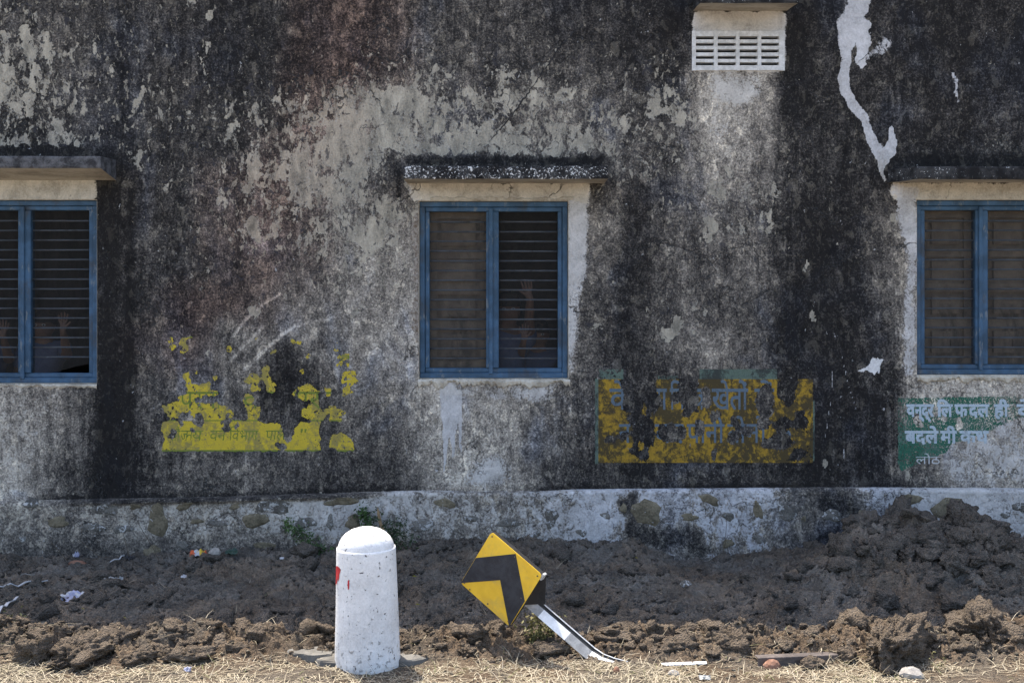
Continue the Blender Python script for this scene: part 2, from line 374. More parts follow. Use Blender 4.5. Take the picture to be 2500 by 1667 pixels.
FROWS = [
 [3,2,1,1,1,1,0,0,0,0,1,1,1,0,1,1,2,0,0,0,0,0,0,0,0],
 [4,3,3,2,1,1,1,1,1,2,4,3,3,3,2,2,4,0,0,1,0,0,0,0,0],
 [5,4,3,3,2,2,3,4,6,7,6,5,6,5,4,3,6,1,1,2,1,1,0,0,1],
 [4,3,2,2,2,2,4,5,7,5,6,6,6,6,6,4,5,2,2,2,1,1,1,2,2],
 [2,1,0,2,2,3,5,7,5,3,4,2,2,2,4,4,4,4,4,2,1,1,0,0,0],
 [0,0,0,2,2,3,4,4,5,5,3,0,0,1,2,2,3,3,4,3,2,2,0,0,0],
 [0,0,0,1,2,2,2,3,3,4,3,0,0,1,2,1,2,2,2,1,1,2,0,0,0],
 [0,0,0,1,1,1,2,1,2,2,2,0,0,1,3,2,3,2,2,1,1,1,0,0,0],
 [0,0,0,1,1,1,1,1,1,1,1,0,0,1,2,2,2,1,1,1,1,1,0,0,0],
 [1,1,0,1,1,1,1,1,1,1,2,2,2,2,1,1,1,1,1,1,0,1,2,2,2],
 [1,1,0,1,1,1,1,1,1,1,2,2,2,1,1,1,1,1,1,1,0,1,2,2,2],
 [1,1,0,1,1,1,1,1,1,1,2,3,2,1,1,1,1,1,1,1,0,1,2,2,2]]
for r_ in range(4, 12): LROWS[r_][2] = 2.5
for r_ in range(0, 4):
    for c_ in range(0, 10): FROWS[r_][c_] += 1.3
for r_ in range(4, 8):
    for c_ in range(4, 10): FROWS[r_][c_] += 0.7
RROWS = [[0]*25 for _ in range(12)]
for (r, c, v) in [(0,7,6),(0,8,8),(0,9,5),(1,7,6),(1,8,8),(1,9,4),(2,7,7),(2,8,5),(3,6,4),(3,7,6),(3,8,3),(4,5,4),(4,6,7),(4,7,4),(5,5,4),(5,6,7),(5,7,4),(6,5,4),(6,6,6),(6,7,3),(7,4,7),(7,5,6),(7,6,3),(8,3,3),(8,4,5)]:
    RROWS[r][c] = v
TROWS = [[4]*25 for _ in range(12)]
for r in range(12):
    for c in range(25):
        t = 2
        if c >= 17 and c <= 18 and r <= 4: t = 6
        if r >= 8 and c <= 1: t = 5
        if 7 <= c <= 9 and 2 <= r <= 5: t = 6
        if 10 <= c <= 13 and 4 <= r <= 5: t = 7
        if c >= 20: t = 1
        if c >= 22 and r >= 9: t = 5
        if c >= 21 and r in (4,): t = 7
        if c <= 2 and r in (4, 5): t = 8
        TROWS[r][c] = t
PL = [[6.5,6,6,6.5,6.5,6.5,6.5,7,7,6.5,6,5.5,5.5,6,6.6,6.2,6,6,6.5,3.2,3.2,6,6.5,7,6.5],
      [6,5.5,6,6.5,6,6,6.5,6.5,6.5,6,5.5,5.5,5.5,6,6.8,5.2,5.4,6.2,5.6,4.6,3.6,5,6,6.5,6.5],
      [4.2,4.2,4.3,4.8,4.4,4.4,4.4,5,5,5,4.5,5,5,6.2,6.6,4.6,4.8,5.2,5.6,3.6,2.8,4,5,6,6],
      [4,4,4,4.5,4,4,4,4.5,5,5,4.5,5,5,6,6,4.6,4.8,5,5,3.6,2.8,4,5,6,6]]
PT = [[8,8,7,6,6,5,5,4,3,3,4,4,4,2,1,0,0,0,0,0,0,0,2,3,2] for _ in range(4)]

def blur(a, k):
    for _ in range(2):
        for ax in (0, 1):
            p = np.concatenate([np.repeat(a.take([0], ax), k+1, ax), a, np.repeat(a.take([-1], ax), k, ax)], ax)
            c = np.cumsum(p, ax); n = a.shape[ax]
            a = (c.take(range(2*k+1, 2*k+1+n), ax)-c.take(range(0, n), ax))/(2*k+1)
    return a
def seg_dist(X, Y, pts):
    """distance to a polyline with a half width per point, as distance/width (1 at the edge)"""
    best = np.full(X.shape, 1e9)
    for (x0, y0, w0), (x1, y1, w1) in zip(pts[:-1], pts[1:]):
        dx, dy = x1-x0, y1-y0; t = np.clip(((X-x0)*dx+(Y-y0)*dy)/(dx*dx+dy*dy+1e-9), 0, 1)
        d = np.hypot(X-x0-t*dx, Y-y0-t*dy)/(w0+(w1-w0)*t)
        best = np.minimum(best, d)
    return best
def in_poly(X, Y, P):
    c = np.zeros(X.shape, bool); n = len(P)
    for i in range(n):
        x0, y0 = P[i]; x1, y1 = P[(i+1) % n]
        cond = ((y0 > Y) != (y1 > Y)) & (X < (x1-x0)*(Y-y0)/((y1-y0) if y1 != y0 else 1e-9)+x0)
        c ^= cond
    return c

WIN = {'center': (1022, 1388, 490, 925), 'left': (-129, 237, 487, 937), 'right': (2238, 2566, 487, 916)}
VENT = (1692, 1912, 80, 170)

ZT = lambda X: np.interp(PX+X*360, [-800, 0, 250, 500, 850, 1000, 1300, 1400, 2000, 2500, 3300], [wz(p) for p in (1225, 1222, 1216, 1212, 1201, 1196, 1198, 1193, 1188, 1190, 1195)])
def wall_relief(X, Z):
    return (fbm(X*1.3, Z*1.3, 3.1, 4, 0.55, 5)*0.006+fbm(X*9, Z*9, 1.1, 4, 0.6, 9)*0.0022)

def wall_fields(X, Z):
    px, py = PX+X*FOC/CAMD, PY-(Z-CAMZ)*FOC/CAMD
    wpx = px+fbm(X*2.2, Z*2.2, 0, 5, 0.6, 21)*70; wpy = py+fbm(X*2.2, Z*2.2, 5, 5, 0.6, 22)*70
    L = grid_field(LROWS, wpx, wpy)/10; Fl = grid_field(FROWS, wpx, wpy)/10
    Rd = grid_field(RROWS, wpx, wpy)/10; Tw = grid_field(TROWS, px, py)/10
    L = np.interp(L, [0, .1, .2, .3, .4, .5, .6, .7, .8], [-.10, .00, .125, .26, .40, .535, .66, .77, .86])-0.28*np.clip(Fl, 0, 1); W = np.zeros_like(L)
    e1 = fbm(X*9, Z*9, 2, 5, 0.65, 31); e2 = fbm(X*25, Z*25, 2, 4, 0.65, 33)
    jx, jy = px+e1*16+e2*7, py+fbm(X*9, Z*9, 7, 5, 0.65, 32)*16+e2*5
    def stroke(pts, w=1.0, soft=0.35, jit=1.0):
        nonlocal W
        d = seg_dist(px+(jx-px)*jit, py+(jy-py)*jit, pts); W = np.maximum(W, w*(1-sstep(1-soft, 1+soft, d)))
    def dark(pts, k=0.3, soft=0.5):
        nonlocal L, W, Fl
        d = seg_dist(jx, jy, pts); a = (1-sstep(1-soft, 1+soft, d))
        L = L+(k-.12-L)*a; Fl = Fl*(1-a); W = W*(1-a)
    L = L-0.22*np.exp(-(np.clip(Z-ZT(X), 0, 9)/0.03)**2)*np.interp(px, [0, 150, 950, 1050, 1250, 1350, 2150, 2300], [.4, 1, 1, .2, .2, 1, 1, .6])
    # black runs of soot
    dark([(264,400,34),(262,480,28),(266,600,32),(268,800,32),(270,950,34),(268,1190,44)], 0.04, 0.8)
    dark([(318,470,10),(315,700,12),(312,900,16),(310,1150,20)], 0.05, 0.9)
    dark([(1560,480,28),(1555,640,36),(1540,780,34),(1545,900,40),(1560,1150,60)], 0.20, 0.97)
    dark([(1985,540,40),(2000,750,55),(2010,900,60),(2040,1000,65),(2060,1180,75)], 0.14, 0.97)
    dark([(700,880,45),(690,960,40),(740,1000,45)], 0.16, 0.8)
    dark([(1000,392,12),(1200,394,10),(1470,394,12)], 0.10, 0.9)
    dark([(960,385,14),(972,430,14),(972,470,10)], 0.24, 0.95)
    dark([(2200,392,14),(2500,394,16)], 0.08, 0.7)
    dark([(0,372,12),(240,374,14)], 0.10, 0.9)
    dark([(1650,10,50),(1640,70,30)], 0.08, 0.9)
    dark([(1960,20,35),(1945,120,35),(1955,260,40)], 0.12, 0.9)
    # limewashed surrounds of the windows and the grille
    def patch(P, w=1.0, T=None, jit=1.0, soft=2):
        nonlocal W, Tw
        m = in_poly(px+(jx-px)*jit, py+(jy-py)*jit, P)
        W = np.maximum(W, w*blur(m.astype(float), soft))
        if T is not None: Tw = np.where(m, T, Tw)
    patch([(992,440),(1440,440),(1436,520),(1425,700),(1410,800),(1402,930),(1380,930),(1380,480),(1030,480),(1022,600),(1005,600),(1008,500)], 0.92, 0.35, 1.5, soft=4)
    patch([(1000,440),(1440,440),(1436,492),(1005,492)], 1.0, 0.85)
    patch([(1003,560),(1024,560),(1024,935),(1012,935),(1000,800)], 0.62, 0.3, soft=3)
    patch([(-200,436),(238,436),(232,492),(-200,492)], 1.0, 1.0, 0.5)
    patch([(228,490),(240,490),(240,900),(230,900)], 0.5, 0.4, 0.3)
    patch([(2176,446),(2600,446),(2600,490),(2176,490)], 1.0, 0.95)
    patch([(2180,455),(2240,455),(2240,930),(2212,930),(2205,760),(2215,640),(2190,520)], 0.9, 0.25, 1.5, soft=4)
    patch([(2215,640),(2240,640),(2240,930),(2195,930)], 0.65, 0.25, soft=3)
    patch([(1690,26),(1918,26),(1918,176),(1692,176)], 1.0, 0.45, 0.45)
    patch([(1695,175),(1918,180),(1880,215),(1868,240),(1832,262),(1822,276),(1762,274),(1728,225)], 0.72, 0.55, 1.5, soft=7)
    patch([(1705,280),(1815,276),(1830,330),(1800,360),(1735,352),(1702,380)], 0.50, 0.35, 1.6, soft=6)
    patch([(1020,938),(1400,938),(1405,955),(1340,985),(1180,975),(1110,965),(1020,960)], 0.85, 0.4, soft=6)
    stroke([(1090,945,18),(1090,1000,15),(1091,1040,11),(1087,1090,6),(1086,1150,2)], 0.78, 0.45, 0.3)
    stroke([(1106,955,12),(1107,1040,8),(1104,1115,3)], 0.78, 0.45, 0.3)
    stroke([(1120,960,10),(1124,1100,2.5)], 0.8, 0.4, 0.25)
    patch([(1105,1195),(1120,1150),(1150,1130),(1180,1100),(1230,1080),(1245,1130),(1250,1195)], 0.72, 0.45, 1.4, soft=6)
    patch([(1170,960),(1260,960),(1255,1090),(1190,1090)], 0.42, 0.35, 1.5, soft=6)
    patch([(2190,930),(2600,930),(2600,975),(2190,980)], 0.55, 0.7, 1.2, soft=6)
    patch([(2330,1060),(2420,1000),(2600,960),(2600,1200),(2250,1200)], 0.50, 0.35, 1.8, soft=6)
    patch([(-50,940),(160,940),(140,1060),(100,1200),(-50,1200)], 0.42, 0.7, 1.8, soft=6)
    patch([(780,1130),(860,1120),(850,1150),(800,1162)], 0.6, 0.1, 1.3, soft=6)
    patch([(880,960),(960,930),(1000,960),(940,1040),(890,1010)], 0.40, 0.2, 1.8, soft=6)
    patch([(900,1000),(960,980),(950,1060),(880,1050)], 0.36, 0.1, 1.6, soft=6)
    # the plastered crack
    stroke([(2108,-30,26),(2094,25,26),(2076,52,32),(2070,90,26),(2064,125,15),(2063,165,12),(2060,195,13),(2064,225,14),(2085,258,13),(2110,290,12),(2124,330,11),(2138,358,14),(2156,385,18),(2152,412,8),(2158,440,3)], 0.80, 0.4, 0.6)
    stroke([(2176,312,5),(2180,340,9),(2170,372,16)], 1.15, 0.25, 0.5)
    stroke([(2112,60,14),(2108,110,18),(2100,150,12)], 0.9, 0.3, 1.0)
    patch([(2088,165),(2110,130),(2160,80),(2185,115),(2170,135),(2120,150),(2095,172)], 0.62, 0.1, 1.3)
    stroke([(2328,178,5),(2338,225,8),(2342,250,4)], 0.6, 0.5, 1.1)
        # scrape arcs
    for P, w in (([(685,718,2.5),(640,745,3.5),(600,780,4),(570,820,4)], .60), ([(640,800,4),(590,850,5),(560,885,4)], .5), ([(720,795,3),(680,825,6),(640,860,6),(600,900,7)], .48), ([(820,775,2.5),(740,790,4),(690,815,4),(620,880,4)], .42), ([(620,345,3),(740,312,5),(800,300,3)], .5), ([(765,200,3),(785,280,4),(800,330,3)], .45)):
        d_ = seg_dist(px, py, P); L = L+(w-.22)*(1-sstep(.5, 1.4, d_))*(0.75+.5*e2)
    stroke([(2053,860,1.1),(2072,940,1.1),(2092,1005,1.1)], 0.62, 0.5, 0.15)
    stroke([(2033,895,1.2),(2028,980,1.2),(2012,1085,1.2)], 0.62, 0.5, 0.15)
    stroke([(2062,1090,1.2),(2058,1150,1.2)], 0.62, 0.5, 0.15)
    # small pale flakes standing alone
    for (x, y, rx, ry) in ((75,250,12,45),(62,85,14,25),(112,110,8,35),(868,340,6,11),(513,35,9,12),(1310,200,16,12),(1650,795,10,24),(1635,815,22,16),(2190,530,14,12),(1730,560,14,35),(1880,540,8,30),(1968,650,5,18),(1985,770,7,18),(2015,1130,8,14)):
        d = np.hypot((jx-x)/rx, (jy-y)/ry); Fl = np.where(d < 1, 0.85, Fl)
    return dict(lightness=L, flaking=Fl, whitewash=W, rust=Rd, warmth=Tw)

def set_attrs(o, fields):
    for n, a in fields.items():
        at = o.data.attributes.new(n, 'FLOAT', 'POINT'); at.data.foreach_set('value', np.asarray(a, np.float32).ravel())

def axis(breaks, lo, hi, fine0, fine1, df, dc):
    b = sorted(set([lo, hi, fine0, fine1]+[x for x in breaks if lo < x < hi])); out = [b[0]]
    for a, c in zip(b[:-1], b[1:]):
        step = df if (a >= fine0-1e-6 and c <= fine1+1e-6) else dc
        n = max(1, int(round((c-a)/step))); out += list(a+(c-a)*np.arange(1, n+1)/n)
    return np.array(out)
def grid_faces(nx, nz, keep=None):
    i, j = np.meshgrid(np.arange(nx-1), np.arange(nz-1)); a = (j*nx+i).ravel()
    f = np.stack([a, a+1, a+nx+1, a+nx], 1)
    return f if keep is None else f[keep.ravel()]

# ------------------------------------------------------------------ the building
WALL_TOP = 4.42
house = empty('building'); tag(house, 'long single storey building with blackened peeling limewash wall and blue barred windows', 'building')
openings = [(wx(a), wx(b), wz(d), wz(c)) for (a, b, c, d) in list(WIN.values())+[VENT]]
xb = [v for o in openings for v in o[:2]]; zb = [v for o in openings for v in o[2:]]
xs = axis(xb, -7.5, 7.5, -3.62, 3.62, 0.0115, 0.06); zs = axis(zb, 0.36, WALL_TOP, 0.40, 3.90, 0.0115, 0.06)
X, Z = np.meshgrid(xs, zs)
Yw = -wall_relief(X, Z)
xc, zc = (xs[1:]+xs[:-1])/2, (zs[1:]+zs[:-1])/2
XC, ZC = np.meshgrid(xc, zc); keep = np.ones(XC.shape, bool)
for (a, b, c, d) in openings: keep &= ~((XC > a) & (XC < b) & (ZC > c) & (ZC < d))
wall = mesh_obj('wall', np.stack([X, Yw, Z], -1), grid_faces(len(xs), len(zs), keep), M['wall'], house, True)
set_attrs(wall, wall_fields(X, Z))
# inner leaf, gables, back and roof
def boxes(name, lst, mat, parent=house):
    bm = bmesh.new()
    for b in lst: bm_box(bm, *b)
    return bm_obj(name, bm, mat, parent)
ow = [(-7.5+0.01, 7.49)]
TH = 0.26
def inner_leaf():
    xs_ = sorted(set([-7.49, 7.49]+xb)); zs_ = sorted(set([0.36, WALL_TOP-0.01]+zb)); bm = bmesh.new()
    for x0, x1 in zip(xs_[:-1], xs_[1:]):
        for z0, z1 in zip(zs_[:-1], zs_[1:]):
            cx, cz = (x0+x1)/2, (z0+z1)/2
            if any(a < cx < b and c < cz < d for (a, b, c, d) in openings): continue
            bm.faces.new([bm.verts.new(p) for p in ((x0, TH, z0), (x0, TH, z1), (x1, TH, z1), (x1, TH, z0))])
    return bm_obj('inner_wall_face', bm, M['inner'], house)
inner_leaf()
boxes('side_wall', [(-7.5, -7.3, 0.012, 6.0, -0.2, WALL_TOP-0.01)], M['masonry']); boxes('side_wall', [(7.3, 7.5, 0.012, 6.0, -0.2, WALL_TOP-0.01)], M['masonry'])
boxes('back_wall', [(-7.29, 7.29, 5.8, 5.99, -0.2, WALL_TOP-0.012)], M['masonry'])
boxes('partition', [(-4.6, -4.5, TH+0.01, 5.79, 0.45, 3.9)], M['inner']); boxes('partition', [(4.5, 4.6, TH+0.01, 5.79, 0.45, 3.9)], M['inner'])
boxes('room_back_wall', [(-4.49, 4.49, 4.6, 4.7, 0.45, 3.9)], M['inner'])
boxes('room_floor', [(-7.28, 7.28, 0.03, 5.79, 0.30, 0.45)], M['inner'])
boxes('roof', [(-7.6, 7.6, 0.05, 6.1, 3.905, 4.1), (-7.5, 7.5, -0.06, 0.24, WALL_TOP, WALL_TOP+0.1)], M['masonry'])

# plinth
def plinth_y(X, Z):
    d = ZT(X)-Z
    y = -0.050-fbm(X*2.2, Z*2.2, 8, 5, 0.55, 41)*0.018-fbm(X*8, Z*8, 8, 4, 0.6, 44)*0.007
    lip = np.exp(-((d-0.016)/0.018)**2)*0.028*np.clip(np.interp(PX+X*360, [150, 260, 800, 950], [0, 1, 1, 0.15]), 0, 1)
    y = y-lip
    r = np.clip(d/0.035, 0, 1); return y*(0.25+0.75*np.sqrt(1-(1-r)**2))
xs2 = axis([], -7.5, 7.5, -3.62, 3.62, 0.0095, 0.06); ts = np.concatenate([[0], np.linspace(0.0, 1, 72)[1:]])
X2, T2 = np.meshgrid(xs2, ts)
zt2 = ZT(X2)+fbm(X2*3, 0*X2, 4, 4, 0.5, 48)*0.006
Z2 = zt2-T2**1.15*(zt2+0.25)
Y2 = plinth_y(X2, Z2); Y2[0] = 0.02
V2 = np.stack([X2, Y2, Z2], -1)
plinth = mesh_obj('plinth', V2, grid_faces(len(xs2), len(ts))[:, ::-1], M['plinth'], house, True)
px2, py2 = PX+X2*360, PY-(Z2-CAMZ)*360
j1 = fbm(X2*3, Z2*3, 3, 6, 0.7, 51)+.5*fbm(X2*14, Z2*14, 3, 4, 0.7, 52)
Lp = grid_field(PL, px2+j1*60, py2+j1*30, 1220, 60)/10
Tp = grid_field(PT, px2, py2, 1220, 60)/10*1.3; Lp = Lp-.07*np.interp(px2, [0, 700, 1000], [1, .7, 0])
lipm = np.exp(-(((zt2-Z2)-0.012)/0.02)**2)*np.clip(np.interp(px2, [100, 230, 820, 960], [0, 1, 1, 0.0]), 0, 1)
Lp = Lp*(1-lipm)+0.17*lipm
Wp = (Lp-0.22)*1.42*(1-lipm)
dk = 1-sstep(0.5, 1.4, seg_dist(px2+j1*30, py2+j1*25, [(1520,1235,14),(1545,1210,16),(1540,1290,18),(1610,1310,22),(1680,1300,26),(1700,1340,22)]))
dk = np.maximum(dk, 1-sstep(0.5, 1.4, seg_dist(px2+j1*30, py2+j1*25, [(2010,1225,20),(2060,1230,24),(2075,1290,22),(2030,1310,26),(1995,1320,20)])))
dk = dk*.72; Lp = Lp*(1-dk)+0.10*dk; Wp = Wp*(1-dk*0.95)-.10*sstep(.1, .5, fbm(X2*6, Z2*9, 6, 5, .65, 55))
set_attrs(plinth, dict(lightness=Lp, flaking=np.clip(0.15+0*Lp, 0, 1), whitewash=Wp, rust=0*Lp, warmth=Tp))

STONES = [(255,1243,60,30,0,1),(385,1270,52,80,5,0),(330,1237,26,15,0,0),(450,1235,42,18,15,0),(670,1235,76,42,10,1),(622,1270,74,36,12,0),(480,1272,30,14,0,0),(530,1277,52,20,-5,1),(747,1276,48,30,0,1),(805,1275,20,36,0,1),(862,1275,38,34,0,0),(832,1225,84,22,5,0),(445,1330,30,20,0,1),(372,1352,42,50,0,0),(650,1334,50,26,0,0),(1088,1228,46,27,-10,0),(1032,1282,55,36,0,1),(1345,1262,34,56,8,1),(1578,1252,68,68,20,0),(1732,1219,46,27,-20,0),(1682,1262,46,18,0,0),(1778,1260,32,22,0,1),(1850,1245,22,52,12,0),(1922,1250,56,42,0,1),(1962,1266,15,14,0,0),(2032,1258,60,28,-8,1),(2109,1258,26,28,0,0),(2215,1222,58,34,10,0),(2316,1245,78,60,-3,0),(2456,1256,26,18,0,1),(2492,1238,44,26,0,1),(300,1291,46,22,0,1),(228,1287,70,18,-3,1),(140,1275,60,26,0,0),(1420,1300,26,18,0,1),(1240,1275,50,26,0,1),(1150,1265,36,18,0,1)]
rs = random.Random(3)
for _ in range(34):
    q = (rs.uniform(20, 2480), rs.uniform(1222, 1335), rs.uniform(14, 44), rs.uniform(10, 28), rs.uniform(-25, 25), rs.random() < .6)
    if all(abs(q[0]-t[0]) > (q[2]+t[2])*.62 or abs(q[1]-t[1]) > (q[3]+t[3])*.62 for t in STONES) and not 2080 < q[0] < 2400: STONES.append(q)
for (sx, sy, sw, sh, rot, mi) in STONES:
    cx, cz = wx(sx, -0.05), wz(sy, -0.05); a, b = sw/2/362, sh/2/362; n = 14
    V = []; th = R(rot); ph = rs.random()*9
    shape = [1+0.16*math.sin(2*t+ph)+0.13*math.sin(3*t+ph*2)+0.07*math.sin(5*t+ph*3)+rs.uniform(-.17, .17) for t in [2*math.pi*i/n for i in range(n)]]
    for ring, (kk, dy) in enumerate(((1.0, 0.003), (0.95, -0.0016), (0.55, -0.0030))):
        for i in range(n):
            t = 2*math.pi*i/n; ex, ez = a*kk*shape[i]*math.cos(t), b*kk*shape[i]*math.sin(t)
            x, z = cx+ex*math.cos(th)-ez*math.sin(th), cz+ex*math.sin(th)+ez*math.cos(th)
            V.append([x, dy+rs.uniform(-.001, .001)*ring, z])
    V.append([cx, -0.0030, cz]); V = np.array(V)
    V[:, 1] += plinth_y(V[:, 0], V[:, 2])
    Fc = []
    for r_ in range(2):
        for i in range(n):
            i2 = (i+1) % n; Fc.append((r_*n+i, r_*n+i2, (r_+1)*n+i2, (r_+1)*n+i))
    Fc += [(2*n+i, 2*n+(i+1) % n, 3*n) for i in range(n)]
    mesh_obj('stone', V, Fc, M['stone2' if mi else 'stone'], plinth, True)

# sun shades over the openings
def sunshade(x0, x1, zb_wall, zb_front, zt, proj, mat, left_bev=0.0, seed=1):
    nx, ny = max(8, int((x1-x0)/0.025)), 8
    xs_ = np.linspace(x0, x1, nx); ys_ = np.linspace(0.01, -proj, ny)
    V, F, mi = [], [], []
    Xg, Yg = np.meshgrid(xs_, ys_)
    t = (0.01-Yg)/(proj+0.01)
    Xs = Xg+left_bev*t*(1-(Xg-x0)/(x1-x0))
    top = np.stack([Xs, Yg, zt-0.012*t+fbm(Xs*4, Yg*4, seed, 3, .5, 60)*0.005], -1).reshape(-1, 3)
    bot = np.stack([Xs, Yg, zb_wall+(zb_front-zb_wall)*t+fbm(Xs*4, Yg*4, seed+3, 3, .5, 61)*0.004], -1).reshape(-1, 3)
    front = fbm(Xs[-1]*6, 0*Xs[-1], seed, 4, .6, 62)*0.008
    mid = bot[-nx:].copy(); mid[:, 2] += 0.012; mid[:, 1] += -0.004+front
    mid2 = top[-nx:].copy(); mid2[:, 2] -= 0.012; mid2[:, 1] += -0.004+front
    allv = np.concatenate([top, bot, mid, mid2]); N = nx*ny
    g = grid_faces(nx, ny); F += [tuple(f) for f in g[:, ::-1]]; mi += [0]*len(g)
    F += [tuple(f+N) for f in g]; mi += [1]*len(g)
    for i in range(nx-1):
        a = N+N-nx+i; F += [(a+1, a, 2*N+i, 2*N+i+1), (2*N+i+1, 2*N+i, 2*N+nx+i, 2*N+nx+i+1), (2*N+nx+i+1, 2*N+nx+i, N-nx+i, N-nx+i+1)]; mi += [0, 0, 0]
    for j in range(ny-1):
        a, b = j*nx, (j+1)*nx; F += [(a, b, N+b, N+a)]; a += nx-1; b += nx-1; F += [(b, a, N+a, N+b)]; mi += [0, 0]
    e = (ny-1)*nx
    F += [(e, 2*N+nx, 2*N, N+e)]; e2 = e+nx-1; F += [(N+e2, 2*N+nx-1, 2*N+2*nx-1, e2)]; mi += [0, 0]
    return mesh_obj('sunshade', allv, F, None, house, False, mats=[mat, M['soffit']], midx=mi)
s1 = sunshade(wx(985, -.3), wx(1484, -.3), wz(448), wz(437, -.3), wz(401, -.3), 0.30, M['hood'], seed=1)
s2 = sunshade(wx(-430, -.3), wx(246, -.3), wz(441), wz(411, -.3), wz(377, -.3), 0.30, M['hoodgrey'], seed=5)
s3 = sunshade(wx(2168), wx(2920), wz(446), wz(438, -.3), wz(402, -.3), 0.30, M['hood2'], left_bev=0.09, seed=9)
s4 = sunshade(wx(1692), wx(1921), wz(27), wz(8, -.3), wz(-26, -.3), 0.30, M['hood2'], seed=13)

# cement grille
vx0, vx1, vz0, vz1 = wx(VENT[0]), wx(VENT[1]), wz(VENT[3]), wz(VENT[2])
cols = [(1698.4, 1742.6), (1751.5, 1796), (1805, 1849), (1857.7, 1901)]; rws = [(89.8, 97.6), (105.9, 113.3), (121.7, 129.4), (137.7, 145.2), (153.2, 160.7)]
bm = bmesh.new(); y0, y1 = -0.012, 0.05
edges_x = [VENT[0]-3]+[v for c in cols for v in c]+[VENT[1]+3]
for i in range(0, 10, 2): bm_box(bm, wx(edges_x[i]), wx(edges_x[i+1]), y0, y1, vz0-0.01, vz1+0.01)
for a, b in cols:
    bm_box(bm, wx(a)+.0005, wx(b)-.0005, y0+0.002, y1, wz(rws[0][0]), vz1+0.008); bm_box(bm, wx(a)+.0005, wx(b)-.0005, y0+0.002, y1, vz0-0.008, wz(rws[-1][1]))
grille = bm_obj('ventilator_grille', bm, M['cement'], house)
for a, b in cols:
    for r0, r1 in zip(rws[:-1], rws[1:]):
        bm = bmesh.new(); bm_box(bm, wx(a)+.0005, wx(b)-.0005, y0+0.003, y1-0.004, wz(r1[0]), wz(r0[1])); bm_obj('slat', bm, M['cement'], grille)
boxes('reveal', [(vx0-.02, vx0-.001, 0.05, TH+.01, vz0, vz1), (vx1+.001, vx1+.02, 0.05, TH+.01, vz0, vz1), (vx0, vx1, 0.052, TH+.01, vz0-.02, vz0-.001), (vx0, vx1, 0.052, TH+.01, vz1+.001, vz1+.02)], M['inner'], grille)

# windows
def mat_screen():
    k = NT('dusty_insect_screen')
    tr = k.n('ShaderNodeBsdfTransparent'); mx = k.n('ShaderNodeMixShader')
    n = k.noise(3.0, 5, 0.6)
    k.set(mx.inputs[0], k.lin(n, 0.22, 0.40))
    k.t.links.new(tr.outputs[0], mx.inputs[1]); k.t.links.new(k.b.outputs[0], mx.inputs[2]); k.t.links.new(mx.outputs[0], k.out.inputs[0])
    k.b.inputs['Base Color'].default_value = (.034, .032, .030, 1); k.b.inputs['Specular IOR Level'].default_value = 0.0
    return k.mat
M['screen'] = mat_screen()
def frame_bm(bm, x0, x1, z0, z1, w, y0, y1):
    bm_box(bm, x0, x1, y0, y1, z0, z0+w); bm_box(bm, x0, x1, y0, y1, z1-w, z1)
    bm_box(bm, x0, x0+w, y0+.0006, y1-.0006, z0+w, z1-w); bm_box(bm, x1-w, x1, y0+.0006, y1-.0006, z0+w, z1-w)
def shutter(win, x0, x1, z0, z1, y, angle=0.0, hinge='r', latch=None):
    bm = bmesh.new(); w = x1-x0; h = z1-z0; st = 0.075
    frame_bm(bm, 0, w, 0, h, st, -0.018, 0.018)
    n = 4; ph = (h-2*st)/n
    for i in range(n):
        za = st+i*ph
        if i: bm_box(bm, st, w-st, -0.0175, 0.0175, za-.03, za+.03)
        a, b, c, d = st, w-st, za+(.03 if i else 0), za+ph-(.03 if i < n-1 else 0)
        bm_box(bm, a, b, 0.006, 0.014, c, d)
        fs = bm_box(bm, a+.030, b-.030, -0.014, 0.007, c+.030, d-.030)
    if latch: bm_box(bm, latch[0]*w-.008, latch[0]*w+.008, -0.03, -0.017, latch[1]*h, latch[1]*h+.05)
    o = bm_obj('shutter', bm, M['shutter'], win)
    if hinge == 'r' and angle: o.location = (x1, y, z0); o.rotation_euler = (0, 0, math.pi+angle); o.location = (x1, y+0.02, z0); o.rotation_euler = (0, 0, math.pi-angle)
    elif hinge == 'l' and angle: o.location = (x0, y+0.02, z0); o.rotation_euler = (0, 0, angle)
    else: o.location = (x0, y, z0)
    return o
